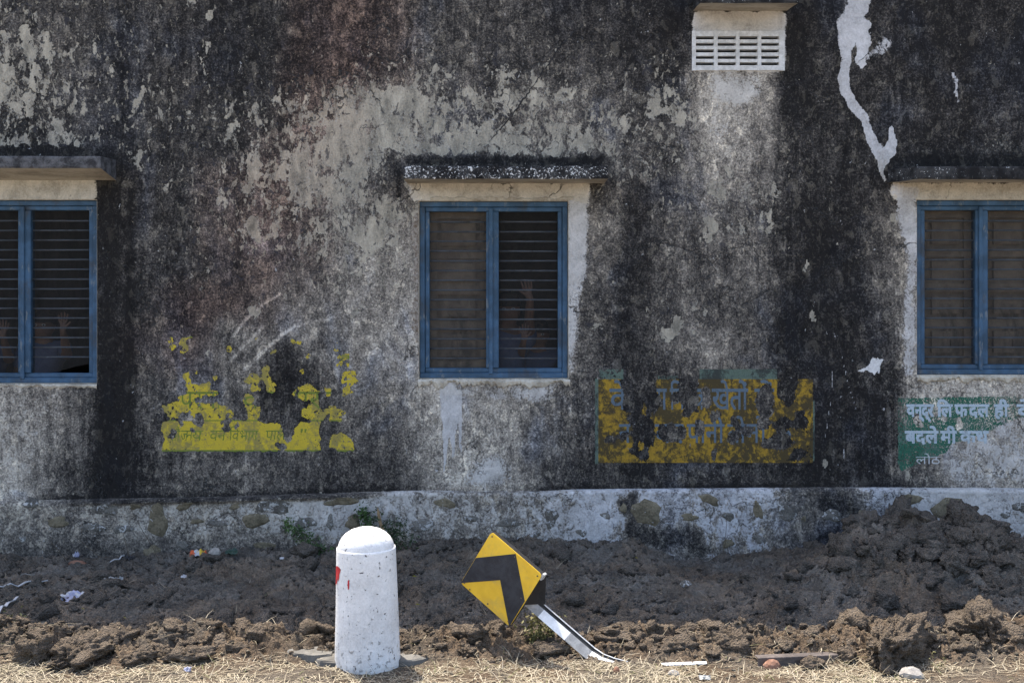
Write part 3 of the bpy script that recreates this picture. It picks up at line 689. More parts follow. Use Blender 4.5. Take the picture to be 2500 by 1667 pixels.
def window(key, mull, opened, label):
    a, b, c, d = WIN[key]; x0, x1, z1, z0 = wx(a), wx(b), wz(c), wz(d)
    g = 0.004; bm = bmesh.new()
    frame_bm(bm, x0+g, x1-g, z0+g, z1-g, 0.036, 0.030, 0.115)        # outer frame
    frame_bm(bm, x0+.041, x1-.041, z0+.041, z1-.041, 0.030, 0.044, 0.105)
    mx = wx(mull); mw = 0.043
    bm_box(bm, mx-mw, mx+mw, 0.036, 0.112, z0+.0715, z1-.0715)
    bm_box(bm, mx-mw*.55, mx+mw*.1, 0.022, 0.0365, z0+.03, z1-.045)
    bevel(bm, 0.004)
    w = bm_obj('window_frame', bm, M['blue'], house); tag(w, label)
    zl, zh = z0+.0715, z1-.0715
    panes = [(x0+.0715, mx-mw), (mx+mw, x1-.0715)]
    nb = 15
    for (p0, p1) in panes:
        for i in range(nb):
            z = zh-0.068-i*0.0666
            if z < zl+.02: continue
            V, F = tube_mesh([(p0-.012, 0.078, z+rs.uniform(-.0012, .0012)), (p1+.012, 0.078, z+rs.uniform(-.0012, .0012))], [0.0062, 0.0062], 6)
            mesh_obj('bar', V, F, M['bar'], w, True)
    for i, (p0, p1) in enumerate(panes):
        if opened[i] is None: shutter(w, p0-.03, p1+.03, zl-.03, zh+.03, 0.140, latch=(0.9, 0.38) if key == 'center' else (0.6, 0.13))
        else: shutter(w, p0-.03, p1+.03, zl-.03, zh+.03, 0.140, R(opened[i][1]), opened[i][0])
    # reveal of plaster round the frame
    boxes('reveal', [(x0-.012, x0+.0035, 0.006, TH+.012, z0-.001, z1+.001), (x1-.0035, x1+.012, 0.006, TH+.012, z0-.001, z1+.001),
                     (x0+.004, x1-.004, 0.006, TH+.012, z1-.0035, z1+.012), (x0+.004, x1-.004, 0.006, TH+.012, z0-.012, z0+.0035)], M['lintel'], w)
    return w, panes, zl, zh, mx
winC, pC, zlC, zhC, mxC = window('center', 1202, [None, ('r', 93)], 'middle blue window frame with one shutter closed and one open')
winL, pL, zlL, zhL, mxL = window('left', 54, [('l', 95), ('r', 92)], 'left blue window frame with both shutters open and a torn screen')
winR, pR, zlR, zhR, mxR = window('right', 2402, [None, None], 'right blue window frame with both brown shutters closed')
def screen(win, x0, x1, zl, zh, y=0.069, curve=None):
    n = 24; V, F = [], []
    for i in range(n+1):
        x = x0+(x1-x0)*i/n; lo = zl if curve is None else curve(x)
        V += [(x, y, lo), (x, y, zh)]
    F = [(2*i, 2*i+2, 2*i+3, 2*i+1) for i in range(n)]
    return mesh_obj('insect_screen', V, F, M['screen'], win)
for (a, b) in pC: screen(winC, a, b, zlC, zhC)
for (a, b) in pR: screen(winR, a, b, zlR, zhR)
screen(winL, pL[0][0], pL[0][1], zlL, zhL)
screen(winL, pL[1][0], pL[1][1], zlL, zhL, curve=lambda x: float(np.interp(x, [wx(70), wx(105), wx(135), wx(170), wx(215)], [wz(895), wz(873), wz(868), wz(858), wz(848)])))
# fallen fold of the torn screen
V, F = [], []
for i in range(15):
    x = wx(70)+(wx(215)-wx(70))*i/14; zt_ = float(np.interp(x, [wx(70), wx(105), wx(135), wx(170), wx(215)], [wz(895), wz(873), wz(868), wz(858), wz(848)]))
    V += [(x, 0.066, zt_), (x, 0.052+.006*math.sin(i*1.3), zt_-.035), (x, 0.060, max(zlL-.0, zt_-.11))]
for i in range(14): F += [(3*i, 3*i+3, 3*i+4, 3*i+1), (3*i+1, 3*i+4, 3*i+5, 3*i+2)]
mesh_obj('screen_fold', V, F, M['screen'], winL, True)
# broken plaster down the left jamb and the crumbled sill of the middle window
def crumble(name, pts, w0, depth, seed, mat):
    V, F = [], []; rr = random.Random(seed); n = len(pts); walk = 0.0
    for (x, z, nx_, nz_) in pts:
        walk = .75*walk+.25*rr.uniform(-1.6, 1.6); w = w0*max(.15, .75+.9*walk)
        V += [(x, -.002, z), (x+nx_*w*.4, -depth*rr.uniform(.6, 1.3), z+nz_*w*.4), (x+nx_*w, -depth*rr.uniform(.3, 1), z+nz_*w), (x+nx_*(w+.012), 0.006, z+nz_*(w+.012))]
    for i in range(n-1):
        for k in range(3): F.append((4*i+k, 4*i+k+1, 4*i+5+k, 4*i+4+k))
    return mesh_obj(name, V, F, mat, house)
crumble('broken_plaster_edge', [(wx(1021), wz(520)-(wz(520)-wz(835))*i/70, -1, 0) for i in range(71)], 0.034, 0.006, 4, M['brickedge'])
crumble('broken_sill', [(wx(1020)+(wx(1392)-wx(1020))*i/80, wz(926), 0, -1) for i in range(81)], 0.045, 0.014, 5, M['lintel'])
crumble('broken_sill', [(wx(2238)+(wx(2566)-wx(2238))*i/80, wz(917), 0, -1) for i in range(81)], 0.035, 0.012, 6, M['lintel'])
crumble('broken_sill', [(wx(-129)+(wx(237)-wx(-129))*i/80, wz(938), 0, -1) for i in range(81)], 0.022, 0.010, 8, M['lintel'])
crumble('lintel_crack_lip', [(wx(1050)+(wx(1400)-wx(1050))*i/60, wz(489), 0, 1) for i in range(61)], 0.018, 0.006, 9, M['lintel'])

# long crack climbing from the middle sunshade
def crack(pts, w, mat, seed):
    rr = random.Random(seed); P = []
    for (x0, y0), (x1, y1) in zip(pts[:-1], pts[1:]):
        n = max(2, int(math.hypot(x1-x0, y1-y0)/7))
        for i in range(n): P.append((x0+(x1-x0)*i/n+rr.uniform(-2.5, 2.5), y0+(y1-y0)*i/n+rr.uniform(-2.5, 2.5)))
    V, F = [], []
    for i, (x, y) in enumerate(P):
        ww = w*rr.uniform(.4, 1.3)*min(1, i/4+.2, (len(P)-1-i)/4+.2)
        x_, z_ = wx(x), wz(y); yy = float(-wall_relief(np.array([x_]), np.array([z_]))[0])-0.0026
        V += [(x_-ww, yy, z_+ww*.5), (x_+ww, yy, z_-ww*.5)]
    F = [(2*i, 2*i+1, 2*i+3, 2*i+2) for i in range(len(P)-1)]
    return mesh_obj('crack', V, F, mat, house)
M['crack'] = simple('crack_shadow', (.012, .012, .013), (.03, .03, .032), 30)
crack([(1195,345),(1235,300),(1265,265),(1290,225),(1318,185),(1345,150),(1370,110),(1400,80),(1440,45)], .0042, M['crack'], 1)
crack([(1385,107),(1420,105),(1450,112),(1490,98)], .002, M['crack'], 2)
crack([(870,1010),(905,988),(950,980),(975,990)], .0024, M['crack'], 3)
crack([(1035,925),(1010,948),(1000,975)], .0026, M['crack'], 4)
crack([(2062,142),(2040,150),(2062,146),(2084,140)], .0015, M['crack'], 5)
crack([(2045,190),(2062,192),(2082,188)], .0015, M['crack'], 6)
crack([(2095,285),(2110,278),(2122,270)], .0015, M['crack'], 7)
crack([(2090,160),(2115,135),(2140,110)], .002, M['crack'], 8)
# ------------------------------------------------------------------ ground
gnd = mesh_obj('ground', [(-300,-300,-0.03),(300,-300,-0.03),(300,300,-0.03),(-300,300,-0.03)], [(0,1,2,3)], M['ground']); tag(gnd, kind='structure')

JX = [-900, 0, 200, 400, 650, 750, 950, 1050, 1250, 1400, 1550, 1600, 1650, 1750, 1830, 1900, 1950, 2000, 2080, 2500, 3400]
JZ = [wz(p) for p in (1372, 1372, 1370, 1365, 1346, 1340, 1335, 1333, 1320, 1326, 1330, 1345, 1376, 1380, 1366, 1352, 1345, 1345, 1345, 1370, 1370)]
MOUND = [(2.50, -0.50, 0.23, 0.17, 0.20), (2.86, -0.52, 0.20, 0.17, 0.22), (2.14, -0.60, 0.16, 0.15, 0.20), (2.62, -0.90, 0.16, 0.48, 0.38), (3.3, -0.8, 0.13, 0.4, 0.4), (2.0, -0.9, 0.10, 0.35, 0.3)]
def soil_h(X, Y, fine=True):
    d = -Y
    pxw = PX+X*360
    J = np.interp(pxw, JX, JZ)
    z = J*np.exp(-(d/0.45)**1.3)+0.018
    for (cx, cy, h, s1, s2) in MOUND:
        z = z+h*np.exp(-(((X-cx)/s1)**2+((Y-cy)/s2)**2)/1.6)
    rowc = -2.06+fbm(X*0.9, 0*X, 2, 3, .5, 70)*0.10
    amp = np.interp(X, [-4, -2.6, -2.0, -1.2, -0.75, -0.45, -0.1, 0.3, 0.7, 1.3, 1.8, 2.4, 4], [.10, .10, .085, .07, .05, .035, .055, .05, .075, .05, .09, .11, .10])
    win = np.exp(-((Y-rowc)/0.15)**2)
    z = z+amp*win*(0.75+0.9*fbm(X*3, Y*3, 1, 3, .5, 71))
    rough = np.clip(sstep(-2.38, -2.2, Y), 0, 1)
    ditch = np.exp(-((Y+1.55)/0.35)**2); z = z-0.045*ditch
    z = z+rough*(fbm(X*1.6, Y*1.6, 0, 4, .5, 72)*0.05)
    lum = rough*(0.55+0.45*np.clip(win+np.exp(-(((X-2.6)/.9)**2+((Y+.8)/.6)**2)), 0, 1))
    b1 = billow(X*6+fbm(X*5, Y*5, 4, 2, .5, 79)*.6, Y*6, 0, 2, .5, 73); b2 = billow(X*17, Y*17, 0, 3, .55, 74)
    z = z+lum*(0.078*(0.45-b1)+0.046*(0.45-b2))*1.5
    if fine: z = z+(0.25+0.75*rough)*((fbm(X*30, Y*30, 0, 3, .6, 75)*0.026-0.018*(billow(X*20, Y*20, 3, 2, .6, 78)-.4)))
    z = z+(1-rough)*(fbm(X*4, Y*4, 0, 4, .55, 76)*0.012)
    return z
xg = axis([], -5.2, 5.2, -3.7, 3.7, 0.0085, 0.05); yg = axis([], -3.2, 0.0, -2.66, 0.0, 0.0085, 0.05)
GX, GY = np.meshgrid(xg, yg); GZ = soil_h(GX, GY)
soil = mesh_obj('soil', np.stack([GX, GY, GZ], -1), grid_faces(len(xg), len(yg)), M['soil'], None, True); tag(soil, kind='structure')
dry = np.clip(sstep(-1.80, -2.05, GY+fbm(GX*2, GY*2, 0, 4, .5, 77)*0.18), 0, 1)
soil.data.attributes.new('dryness', 'FLOAT', 'POINT').data.foreach_set('value', dry.astype(np.float32).ravel())
H = lambda x, y: float(soil_h(np.array([x]), np.array([y]), False)[0])
def HT(x, y, r=.03):
    a, b = np.meshgrid(x+np.linspace(-r, r, 7), y+np.linspace(-r, r, 7)); return float(np.percentile(soil_h(a, b), 85))

# ------------------------------------------------------------------ clods
def clod_geo(seed, sub):
    bm = bmesh.new(); bmesh.ops.create_icosphere(bm, subdivisions=sub, radius=1)
    V = np.array([v.co for v in bm.verts]); F = np.array([[v.index for v in f.verts] for f in bm.faces]); bm.free()
    o = seed*3.7; rr = np.random.RandomState(seed)
    P = rr.normal(0, 1, (11, 3)); P /= np.linalg.norm(P, axis=1)[:, None]; D = rr.uniform(.55, 1.0, 11)
    dots = V @ P.T; r = np.min(np.where(dots > .05, D/np.maximum(dots, .05), 9), 1).clip(.4, 1.25)
    r = r*(1+0.45*fbm(V[:,0]*1.1+o, V[:,1]*1.1, V[:,2]*1.1, 2, .5, seed))
    if sub >= 2: r = r+0.30*fbm(V[:,0]*2.6+o, V[:,1]*2.6, V[:,2]*2.6, 2, .6, seed+5)
    if sub >= 3: r = r-0.34*(billow(V[:,0]*3.4+o, V[:,1]*3.4, V[:,2]*3.4, 2, .6, seed+6)-0.35)
    if sub >= 4: r = r+0.16*fbm(V[:,0]*9+o, V[:,1]*9, V[:,2]*9, 3, .65, seed+9)
    if sub >= 5: r = r-0.10*(billow(V[:,0]*14+o, V[:,1]*14, V[:,2]*14, 2, .6, seed+7)-.35)
    V = V*r[:, None]; V[:, 2] *= 0.75
    return V, F
BIG = [clod_geo(100+i, 5) for i in range(5)]; BIGS = [clod_geo(100+i, 4) for i in range(5)]
MIDC = [clod_geo(200+i, 3) for i in range(8)]
LITTLE = [clod_geo(250+i, 2) for i in range(8)]
SMALL = [clod_geo(300+i, 1) for i in range(8)]
def clod(px, py, zc, rad, mat, label, bi, sq=(1, 1, 1), rz=0.0):
    x, y, _ = gpt(px, py, zc)
    V, F = (BIG if rad > .13 else BIGS)[bi % 5]
    Vs = V*np.array(sq)*rad
    o = mesh_obj('soil_clod', Vs, F, M[mat], None, False); o.location = (x, y, zc); o.rotation_euler = (0, 0, rz)
    tag(o, label, 'soil clod', 'large clods of dug soil'); return o
CL = [
 (2185,1300,.28,.185,'clod','tallest dark clay clod topping the dirt heap against the wall',0,(.85,.7,1.45),0.3),
 (2065,1370,.17,.150,'clod','dark clay block left of the heap top',1,(.9,.8,1.35),1.2),
 (2335,1345,.18,.185,'clod','broad dark clod on the right shoulder of the dirt heap',2,(1.1,.9,1.0),2.0),
 (2240,1420,.12,.140,'clod','rounded dark clod in the middle of the dirt heap front',3,(1.1,.9,.9),0.5),
 (1965,1375,.12,.085,'clod','smooth dark clay lump at the left foot of the heap',4,(1.3,.9,.8),0.0),
 (2440,1440,.10,.120,'clod','dark lumpy clod near the right edge of the photo',0,(1.1,1,.9),2.6),
 (2150,1470,.06,.085,'clod','leaning clay lump low on the front of the heap',1,(.8,.8,1.2),2.2),
 (2175,1582,.075,.235,'clod_dry','largest sunlit clod with a shaded front beside the steel rail',2,(1.15,.6,.85),0.9),
 (2395,1545,.085,.185,'clod_dry','sunlit knobbly clod right of the largest one',3,(1.15,.7,.9),1.4),
 (2480,1565,.07,.085,'clod_dry','sunlit clod cut by the right edge of the photo',4,(1.1,.9,1),0.4),
 (1775,1565,.065,.125,'clod_dry','reddish pointed sunlit clod midway along the ridge',4,(1.3,.8,1.15),2.3),
 (1650,1580,.045,.105,'clod_dry','flat topped sunlit clod right of the bent post',0,(1.4,.9,.8),0.2),
 (1550,1545,.07,.055,'clod_dry','pale crumbly clod with dry roots beside the bent post',1,(.9,.8,1.2),1.8),
 (90,1590,.06,.110,'clod_dry','sunlit clod tallest at the left end of the ridge',2,(.95,.8,1.2),0.1),
 (185,1605,.045,.135,'clod_dry','wide sunlit clod second from the left end of the ridge',3,(1.4,.8,.85),1.1),
 (345,1605,.04,.080,'clod_dry','rounded sunlit clod left of the slabby ridge piece',0,(1.2,.8,.9),0.7),
 (455,1600,.045,.095,'clod_dry','slabby layered sunlit clod in the left ridge',4,(1.5,.8,.85),0.0),
 (560,1590,.04,.065,'clod_dry','small sunlit clod between the slabby clod and the white bollard',1,(1.2,.8,.9),2.9),
 (1140,1590,.045,.055,'clod_dry','sunlit clod beneath the fallen chevron board',2,(1.3,.8,.9),2.0),
 (1335,1590,.045,.060,'clod_dry','sunlit clod under the middle of the bent post',3,(1.5,.8,.8),0.3),
 (1255,1605,.03,.040,'clod_dry','little round clod below the chevron board tip',0,(1,.9,1),1.3),
 (2060,1600,.05,.050,'clod_dry','grey brown clod lying against the end of the steel rail',3,(1,.9,1),0.8),
 (1990,1620,.03,.055,'clod_dry','sunlit clod lying in front of the steel rail',1,(1.1,.8,.8),0.3),
]
for c in CL: clod(*c)
def scatter(name, geos, spots, mat, kind='stuff'):
    VV, FF, off = [], [], 0
    rr = np.random.RandomState(len(spots))
    for (x, y, z, r) in spots:
        V, F = geos[rr.randint(len(geos))]
        a = rr.rand()*6.283; c, s = math.cos(a), math.sin(a); q = rr.uniform(.7, 1.3, 3)
        W = V*q*r; W = np.stack([W[:,0]*c-W[:,1]*s+x, W[:,0]*s+W[:,1]*c+y, W[:,2]+z], -1)
        VV.append(W); FF.append(F+off); off += len(V)
    o = mesh_obj(name, np.concatenate(VV), np.concatenate(FF), mat, None, False); tag(o, kind=kind); return o
rng = np.random.RandomState(11)
def spots(n, xr, yr, rmin, rmax, powr=3.0, dens=None, sink=0.2):
    out = []
    x = rng.uniform(*xr, n); y = rng.uniform(*yr, n)
    if dens is not None:
        kp = rng.rand(n) < dens(x, y); x, y = x[kp], y[kp]
    z = soil_h(x, y, False); r = rmin+(rmax-rmin)*rng.rand(len(x))**powr
    return [(a, b, c+q*(0.3-sink), q) for a, b, c, q in zip(x, y, z, r)]
heap = lambda x, y: np.clip(0.10+np.exp(-(((x-2.6)/.75)**2+((y+.75)/.5)**2)), 0, 1)
ridge = lambda x, y: np.clip(np.exp(-((y+2.06)/.13)**2), 0, 1)
scatter('dark_soil_lumps', MIDC, spots(260, (-3.7, 3.7), (-1.85, -.06), .025, .075, 2.2)+spots(120, (1.9, 3.5), (-1.15, -.12), .03, .07, 1.6, heap), M['clod'])
scatter('heap_lumps', BIGS, spots(75, (1.9, 3.5), (-1.1, -.14), .05, .115, 1.5, heap), M['clod'])
scatter('dry_soil_lumps', MIDC, spots(420, (-3.7, 3.7), (-2.26, -1.86), .022, .065, 1.8, ridge), M['clod_dry'])
scatter('small_dark_soil_lumps', LITTLE, spots(1100, (-3.7, 3.7), (-1.85, -.05), .010, .028, 2.2, lambda x, y: np.clip(.5+heap(x, y), 0, 1)), M['clod'])
scatter('small_dry_soil_lumps', LITTLE, spots(1300, (-3.7, 3.7), (-2.32, -1.86), .010, .030, 2.0, ridge), M['clod_dry'])
M['crumb'] = mat_clod('pale_crumb', (.075, .066, .055), (.14, .125, .106), (.22, .20, .175))
scatter('dark_soil_crumbs', SMALL, spots(4200, (-3.7, 3.7), (-1.95, -.05), .005, .024, 2.3), M['clod'])
scatter('pale_soil_crumbs', SMALL, spots(2600, (-3.7, 3.7), (-1.98, -.05), .004, .020, 2.8), M['crumb'])
scatter('dry_soil_crumbs', SMALL, spots(2200, (-3.7, 3.7), (-2.34, -1.85), .005, .022, 2.3), M['clod_dry'])
scatter('verge_gravel', SMALL, spots(1200, (-3.7, 3.7), (-2.65, -2.25), .003, .014, 2.2), M['grit'])

# ------------------------------------------------------------------ dry grass of the verge
def mat_straw():
    k = NT('dry_straw'); v = k.attr('tone')
    c = k.ramp(v, [(0.0, (.12, .13, .05)), (0.2, (.15, .125, .08)), (0.6, (.27, .23, .16)), (1.0, (.42, .37, .28))])
    return k.done(c, 0.8, None, 0.2)
M['straw'] = mat_straw()
def blades(name, n, xr, yr, lmin, lmax, flat, seed, dens=None, wid=.0016, green=0.0):
    r = np.random.RandomState(seed)
    x = r.uniform(*xr, n); y = r.uniform(*yr, n)
    if dens is not None:
        kp = r.rand(n) < dens(x, y); x, y = x[kp], y[kp]
    n = len(x); z = soil_h(x, y, False)
    a = r.rand(n)*6.283; el = np.abs(r.normal(flat, .28, n)).clip(.02, 1.45); l = r.uniform(lmin, lmax, n)*r.uniform(.6, 1, n)
    dx, dy, dz = np.cos(a)*np.cos(el), np.sin(a)*np.cos(el), np.sin(el)
    sx, sy = -np.sin(a)*wid, np.cos(a)*wid; bend = r.uniform(-.25, .25, n)*l
    P = lambda t, w, s: np.stack([x+dx*l*t+sx*w*s+np.sin(a)*bend*t*t, y+dy*l*t+sy*w*s-np.cos(a)*bend*t*t, z+.002+np.maximum(dz*l*t-.25*l*t*t*np.cos(el), .001)], -1)
    V = np.stack([P(0, 1, 1), P(0, 1, -1), P(.5, .9, 1), P(.5, .9, -1), P(1, .25, 1), P(1, .25, -1)], 1).reshape(-1, 3)
    b = (np.arange(n)*6)[:, None]
    F = np.concatenate([b+np.array([[0, 1, 3, 2]]), b+np.array([[2, 3, 5, 4]])])
    o = mesh_obj(name, V, F, M['straw']); tag(o, kind='stuff')
    tone = np.clip(r.beta(3, 2, n), 0, 1); tone = np.where(r.rand(n) < green, 0.0, .2+.8*tone)
    o.data.attributes.new('tone', 'FLOAT', 'POINT').data.foreach_set('value', np.repeat(tone, 6).astype(np.float32))
    return o
gd = lambda x, y: np.clip(.30+1.5*fbm(x*1.6, y*3.5, 0, 4, .6, 88)+.12*sstep(-2.30, -2.42, y), 0.03, 1)*np.clip(sstep(-2.22, -2.36, y), 0, 1)
blades('verge_grass', 26000, (-3.7, 3.7), (-2.72, -2.2), .03, .12, .16, 1, gd, .0016, .03)
blades('upright_verge_grass', 600, (-3.7, 3.7), (-2.6, -2.22), .04, .13, .8, 2, gd, .0013, .10)
blades('straw_on_soil', 900, (-3.7, 3.7), (-2.1, -.05), .03, .16, .12, 3, None, .0012, .03)
blades('straw_on_ridge', 700, (-3.7, 3.7), (-2.3, -1.95), .03, .14, .3, 4, None, .0014, .05)

# ------------------------------------------------------------------ bollard
def lathe(prof, n=48, wob=0.0, seed=0):
    V, F = [], []
    for i, (r, z) in enumerate(prof):
        for k in range(n):
            t = 2*math.pi*k/n
            w = 1+wob*float(noise3(math.cos(t)*1.7+seed, math.sin(t)*1.7, z*6)) if wob else 1
            V.append((r*w*math.cos(t), r*w*math.sin(t), z))
    for i in range(len(prof)-1):
        for k in range(n):
            k2 = (k+1) % n; F.append((i*n+k, i*n+k2, (i+1)*n+k2, (i+1)*n+k))
    F.append(tuple((len(prof)-1)*n+k for k in range(n)))
    return V, F
def mat_bollard():
    k = NT('chipped_white_paint_on_concrete')
    a = k.noise(6, 7, .65); b = k.noise(34, 7, .7, .3); c = k.noise(90, 5, .7)
    base = k.ramp(k.m('ADD', k.lin(a, .6), k.lin(c, .4)), [(.36, (.50, .495, .485)), (.5, (.66, .655, .645)), (.62, (.78, .775, .765))])
    xyz = k.n('ShaderNodeSeparateXYZ'); k.t.links.new(k.co(), xyz.inputs[0])
    low = k.step(xyz.outputs[2], 0.42, -0.02)
    ch = k.step(k.m('ADD', b, k.lin(low, .09)), .65, .68)
    col = k.mix(k.m('MULTIPLY', ch, .75), base, (.28, .27, .25))
    pitn = k.step(k.noise(60, 3, .5), .675, .70)
    col = k.mix(pitn, col, (.12, .115, .11))
    splash = k.m('MULTIPLY', k.step(k.m('ADD', xyz.outputs[2], k.lin(b, .12)), .13, .03), .55)
    col = k.mix(splash, col, (.36, .32, .26))
    h = k.m('ADD', k.m('ADD', k.lin(b, .6), k.lin(c, .3)), k.lin(k.m('ADD', ch, pitn), -.6))
    return k.done(col, .75, k.bump(h, .006, .8), .3)
M['bollard'] = mat_bollard()
M['red'] = simple('red_paint', (.42, .025, .03), (.55, .05, .05), 30, .6)
M['concrete'] = simple('grey_footing_concrete', (.085, .08, .072), (.15, .143, .13), 8)
BX, BY = wx(898, -2.33), -2.33
bz = H(BX, BY)-.03
BS = .915
boll = empty('guard_stone', (BX, BY, bz), (R(1.0), R(-0.8), R(8))); tag(boll, 'white painted concrete bollard with domed top and red paint dabs standing on the verge', 'bollard')
SH = .665
prof = [(.159, -.10), (.158, .0), (.155, .12), (.150, .3), (.1455, .48), (.1425, .60), (.1412, .632), (.1402, .640), (.1300, .643)]
prof = [(a_, b_*BS) for a_, b_ in prof]; V, F = lathe(prof, 56, .015, 3); mesh_obj('shaft', V, F, M['bollard'], boll, True)
prof = [(.1315, .636), (.1335, .643), (.1330, .650), (.1285, .665), (.117, .686), (.098, .706), (.072, .722), (.040, .732), (.008, .7355)]
prof = [(a_, .636*BS+(b_-.636)) for a_, b_ in prof]; V, F = lathe(prof, 56, .012, 5); mesh_obj('domed_cap', V, F, M['bollard'], boll, True)
# narrow facet rib of the mould down the right side
def wrap_patch(name, poly, mat, parent, rad, n=1):
    V = [(math.sin(u)*rad(v), -math.cos(u)*rad(v), v*BS) for (u, v) in poly]; c = np.mean(V, 0)
    nrm = np.array([c[0], c[1], 0]); nrm = nrm/np.linalg.norm(nrm); V.append(tuple(c+nrm*.0012)); k = len(poly)
    return mesh_obj(name, V, [(i, (i+1) % k, k) for i in range(k)], mat, parent)
rad = lambda v: .158-.0265*v+.0022
for P in ([(-1.42,.552),(-1.22,.560),(-1.07,.556),(-1.00,.540),(-1.07,.524),(-1.10,.498),(-1.16,.480),(-1.22,.505),(-1.27,.462),(-1.33,.468),(-1.42,.450)], [(-.655,.500),(-.61,.506),(-.59,.485),(-.605,.458),(-.645,.452),(-.665,.475)]):
    wrap_patch('red_paint_dab', P, M['red'], boll, rad)
def slab(name, px, py, rx, ry, mat, label, cat, seed, hgt=.018):
    x, y, _ = gpt(px, py, .02); rr = random.Random(seed); n = 26; V = []
    for dz, kk in ((-.03, 1.04), (hgt-.006, 1.0), (hgt, .96)):
        for i in range(n):
            t = 2*math.pi*i/n; w = (1+.10*math.sin(3*t+seed)+.06*math.sin(7*t)+[rr.uniform(-.03, .03) for _ in range(1)][0])
            V.append((rx*kk*w*math.cos(t), ry*kk*w*math.sin(t), dz))
    V.append((0, 0, hgt+.003)); F = []
    for r_ in range(2):
        for i in range(n): F.append((r_*n+i, r_*n+(i+1) % n, (r_+1)*n+(i+1) % n, (r_+1)*n+i))
    F += [(2*n+i, 2*n+(i+1) % n, 3*n) for i in range(n)]
    o = mesh_obj(name, V, F, mat, None, False); o.location = (x, y, H(x, y)); tag(o, label, cat); return o
slab('concrete_footing', 905, 1610, .27, .13, M['concrete'], 'flat grey concrete footing round the base of the white bollard', 'footing', 2)
slab('concrete_footing', 765, 1606, .115, .075, M['concrete'], 'grey flat concrete scrap left of the white bollard', 'concrete scrap', 5)

# ------------------------------------------------------------------ fallen chevron sign
def mat_sign(name, c, c2):
    k = NT(name); a = k.noise(5, 5, .6); b = k.noise(60, 6, .7)
    cell = k.voro(260, 'F1')
    col = k.mix(k.step(a, .38, .62), c2, c); col = k.mix(k.m('MULTIPLY', k.step(b, .62, .67), .5), col, (.25, .2, .1)); du = k.noise(3.5, 6, .7, .5, vec=k.mapping((1, 1, 1), (3, 3, 3))); col = k.mix(k.m('MULTIPLY', k.step(du, .50, .68), .45), col, (.36, .27, .12))
    return k.done(col, .45, k.bump(cell, .0008, .5), .5)
M['signyellow'] = mat_sign('retroreflective_yellow', (.86, .53, .035), (.74, .43, .025))
M['signblack'] = simple('faded_black_vinyl', (.018, .019, .024), (.036, .038, .045), 18, .5, .001, .4)
M['signback'] = simple('dull_black_board', (.010, .010, .011), (.022, .022, .023), 10, .6, .001, .3)
M['steel'] = simple('galvanised_edge', (.30, .30, .29), (.50, .50, .49), 30, .5, .001, .5)
M['bolt'] = simple('rusty_bolt', (.10, .07, .04), (.22, .17, .12), 60, .6)
M['postwhite'] = simple('chipped_white_post_paint', (.62, .62, .61), (.80, .80, .79), 14, .6, .001)
M['postgrey'] = simple('faded_black_post_paint', (.20, .20, .20), (.33, .33, .32), 20, .6, .001)
M['postdark'] = simple('dark_post_inside', (.02, .02, .02), (.05, .048, .045), 14, .7, .001)
SY = -2.16
sc = Vector((wx(1222, SY), SY, wz(1413, SY)))
# plate axes from the photographed corners, tilted so that its top right edge turns away
S = .335
u = Vector((.740, -.374, -.556)).normalized()
nrm = Vector((-.45, -.89, -.06)); nrm = (nrm-u*nrm.dot(u)).normalized()
v = u.cross(nrm); v = -v if v.z < 0 else v
rotm = Matrix((u, nrm, v)).transposed()                 # local x = u, local y = facing the road, local z = v
if rotm.determinant() < 0: v = -v; rotm = Matrix((u, nrm, v)).transposed()
sign = empty('chevron_sign'); sign.matrix_world = Matrix.Translation(sc) @ rotm.to_4x4()
tag(sign, 'toppled yellow and black chevron road sign lying on its bent post', 'road sign')
zs_ = 1 if v.z > 0 else -1
hs = S/2
def plate(name, poly, mat, y0, y1, parent, bev=0.0):
    n = len(poly); V = [(x, y0, z*zs_) for x, z in poly]+[(x, y1, z*zs_) for x, z in poly]
    F = [tuple(range(n)), tuple(range(2*n-1, n-1, -1))]+[(i, n+i, n+(i+1) % n, (i+1) % n) for i in range(n)]
    o = mesh_obj(name, V, F, mat, parent)
    bm = bmesh.new(); bm.from_mesh(o.data); bmesh.ops.recalc_face_normals(bm, faces=bm.faces); bm.to_mesh(o.data); bm.free(); return o
# corners in local coordinates: top (-h,+h), right (+h,+h), bottom (+h,-h), left (-h,-h)
def rnd_sq(h, r, n=4):
    P = []
    for (cx, cz, a0) in ((h-r, h-r, 0), (-h+r, h-r, 90), (-h+r, -h+r, 180), (h-r, -h+r, 270)):
        for i in range(n+1): a = R(a0+90*i/n); P.append((cx+r*math.cos(a), cz+r*math.sin(a)))
    return P
plate('sign_face', rnd_sq(hs, .018), M['signyellow'], 0.0, -.003, sign)
# chevron pointing up to the right corner: one arm from left corner, one arm down to the bottom corner
c = hs-.0015
def bilin(pxy):
    # photo pixels to plate coordinates through the four photographed corners
    A = np.array([[1213,1298],[1325,1396],[1230,1530],[1120,1421]], float); B = [(-hs, hs), (hs, hs), (hs, -hs), (-hs, -hs)]
    M8, r8 = [], []
    for (x, y), (a, b) in zip(A, B):
        M8.append([x, y, 1, 0, 0, 0, -a*x, -a*y]); r8.append(a); M8.append([0, 0, 0, x, y, 1, -b*x, -b*y]); r8.append(b)
    h = np.linalg.solve(np.array(M8), np.array(r8)); x, y = pxy; w = h[6]*x+h[7]*y+1
    return (max(-c, min(c, (h[0]*x+h[1]*y+h[2])/w)), max(-c, min(c, (h[3]*x+h[4]*y+h[5])/w)))
chev = [bilin(p) for p in ((1166,1358),(1265,1347),(1276,1462),(1232,1529),(1229,1528),(1220,1411),(1120,1421),(1122,1417))]
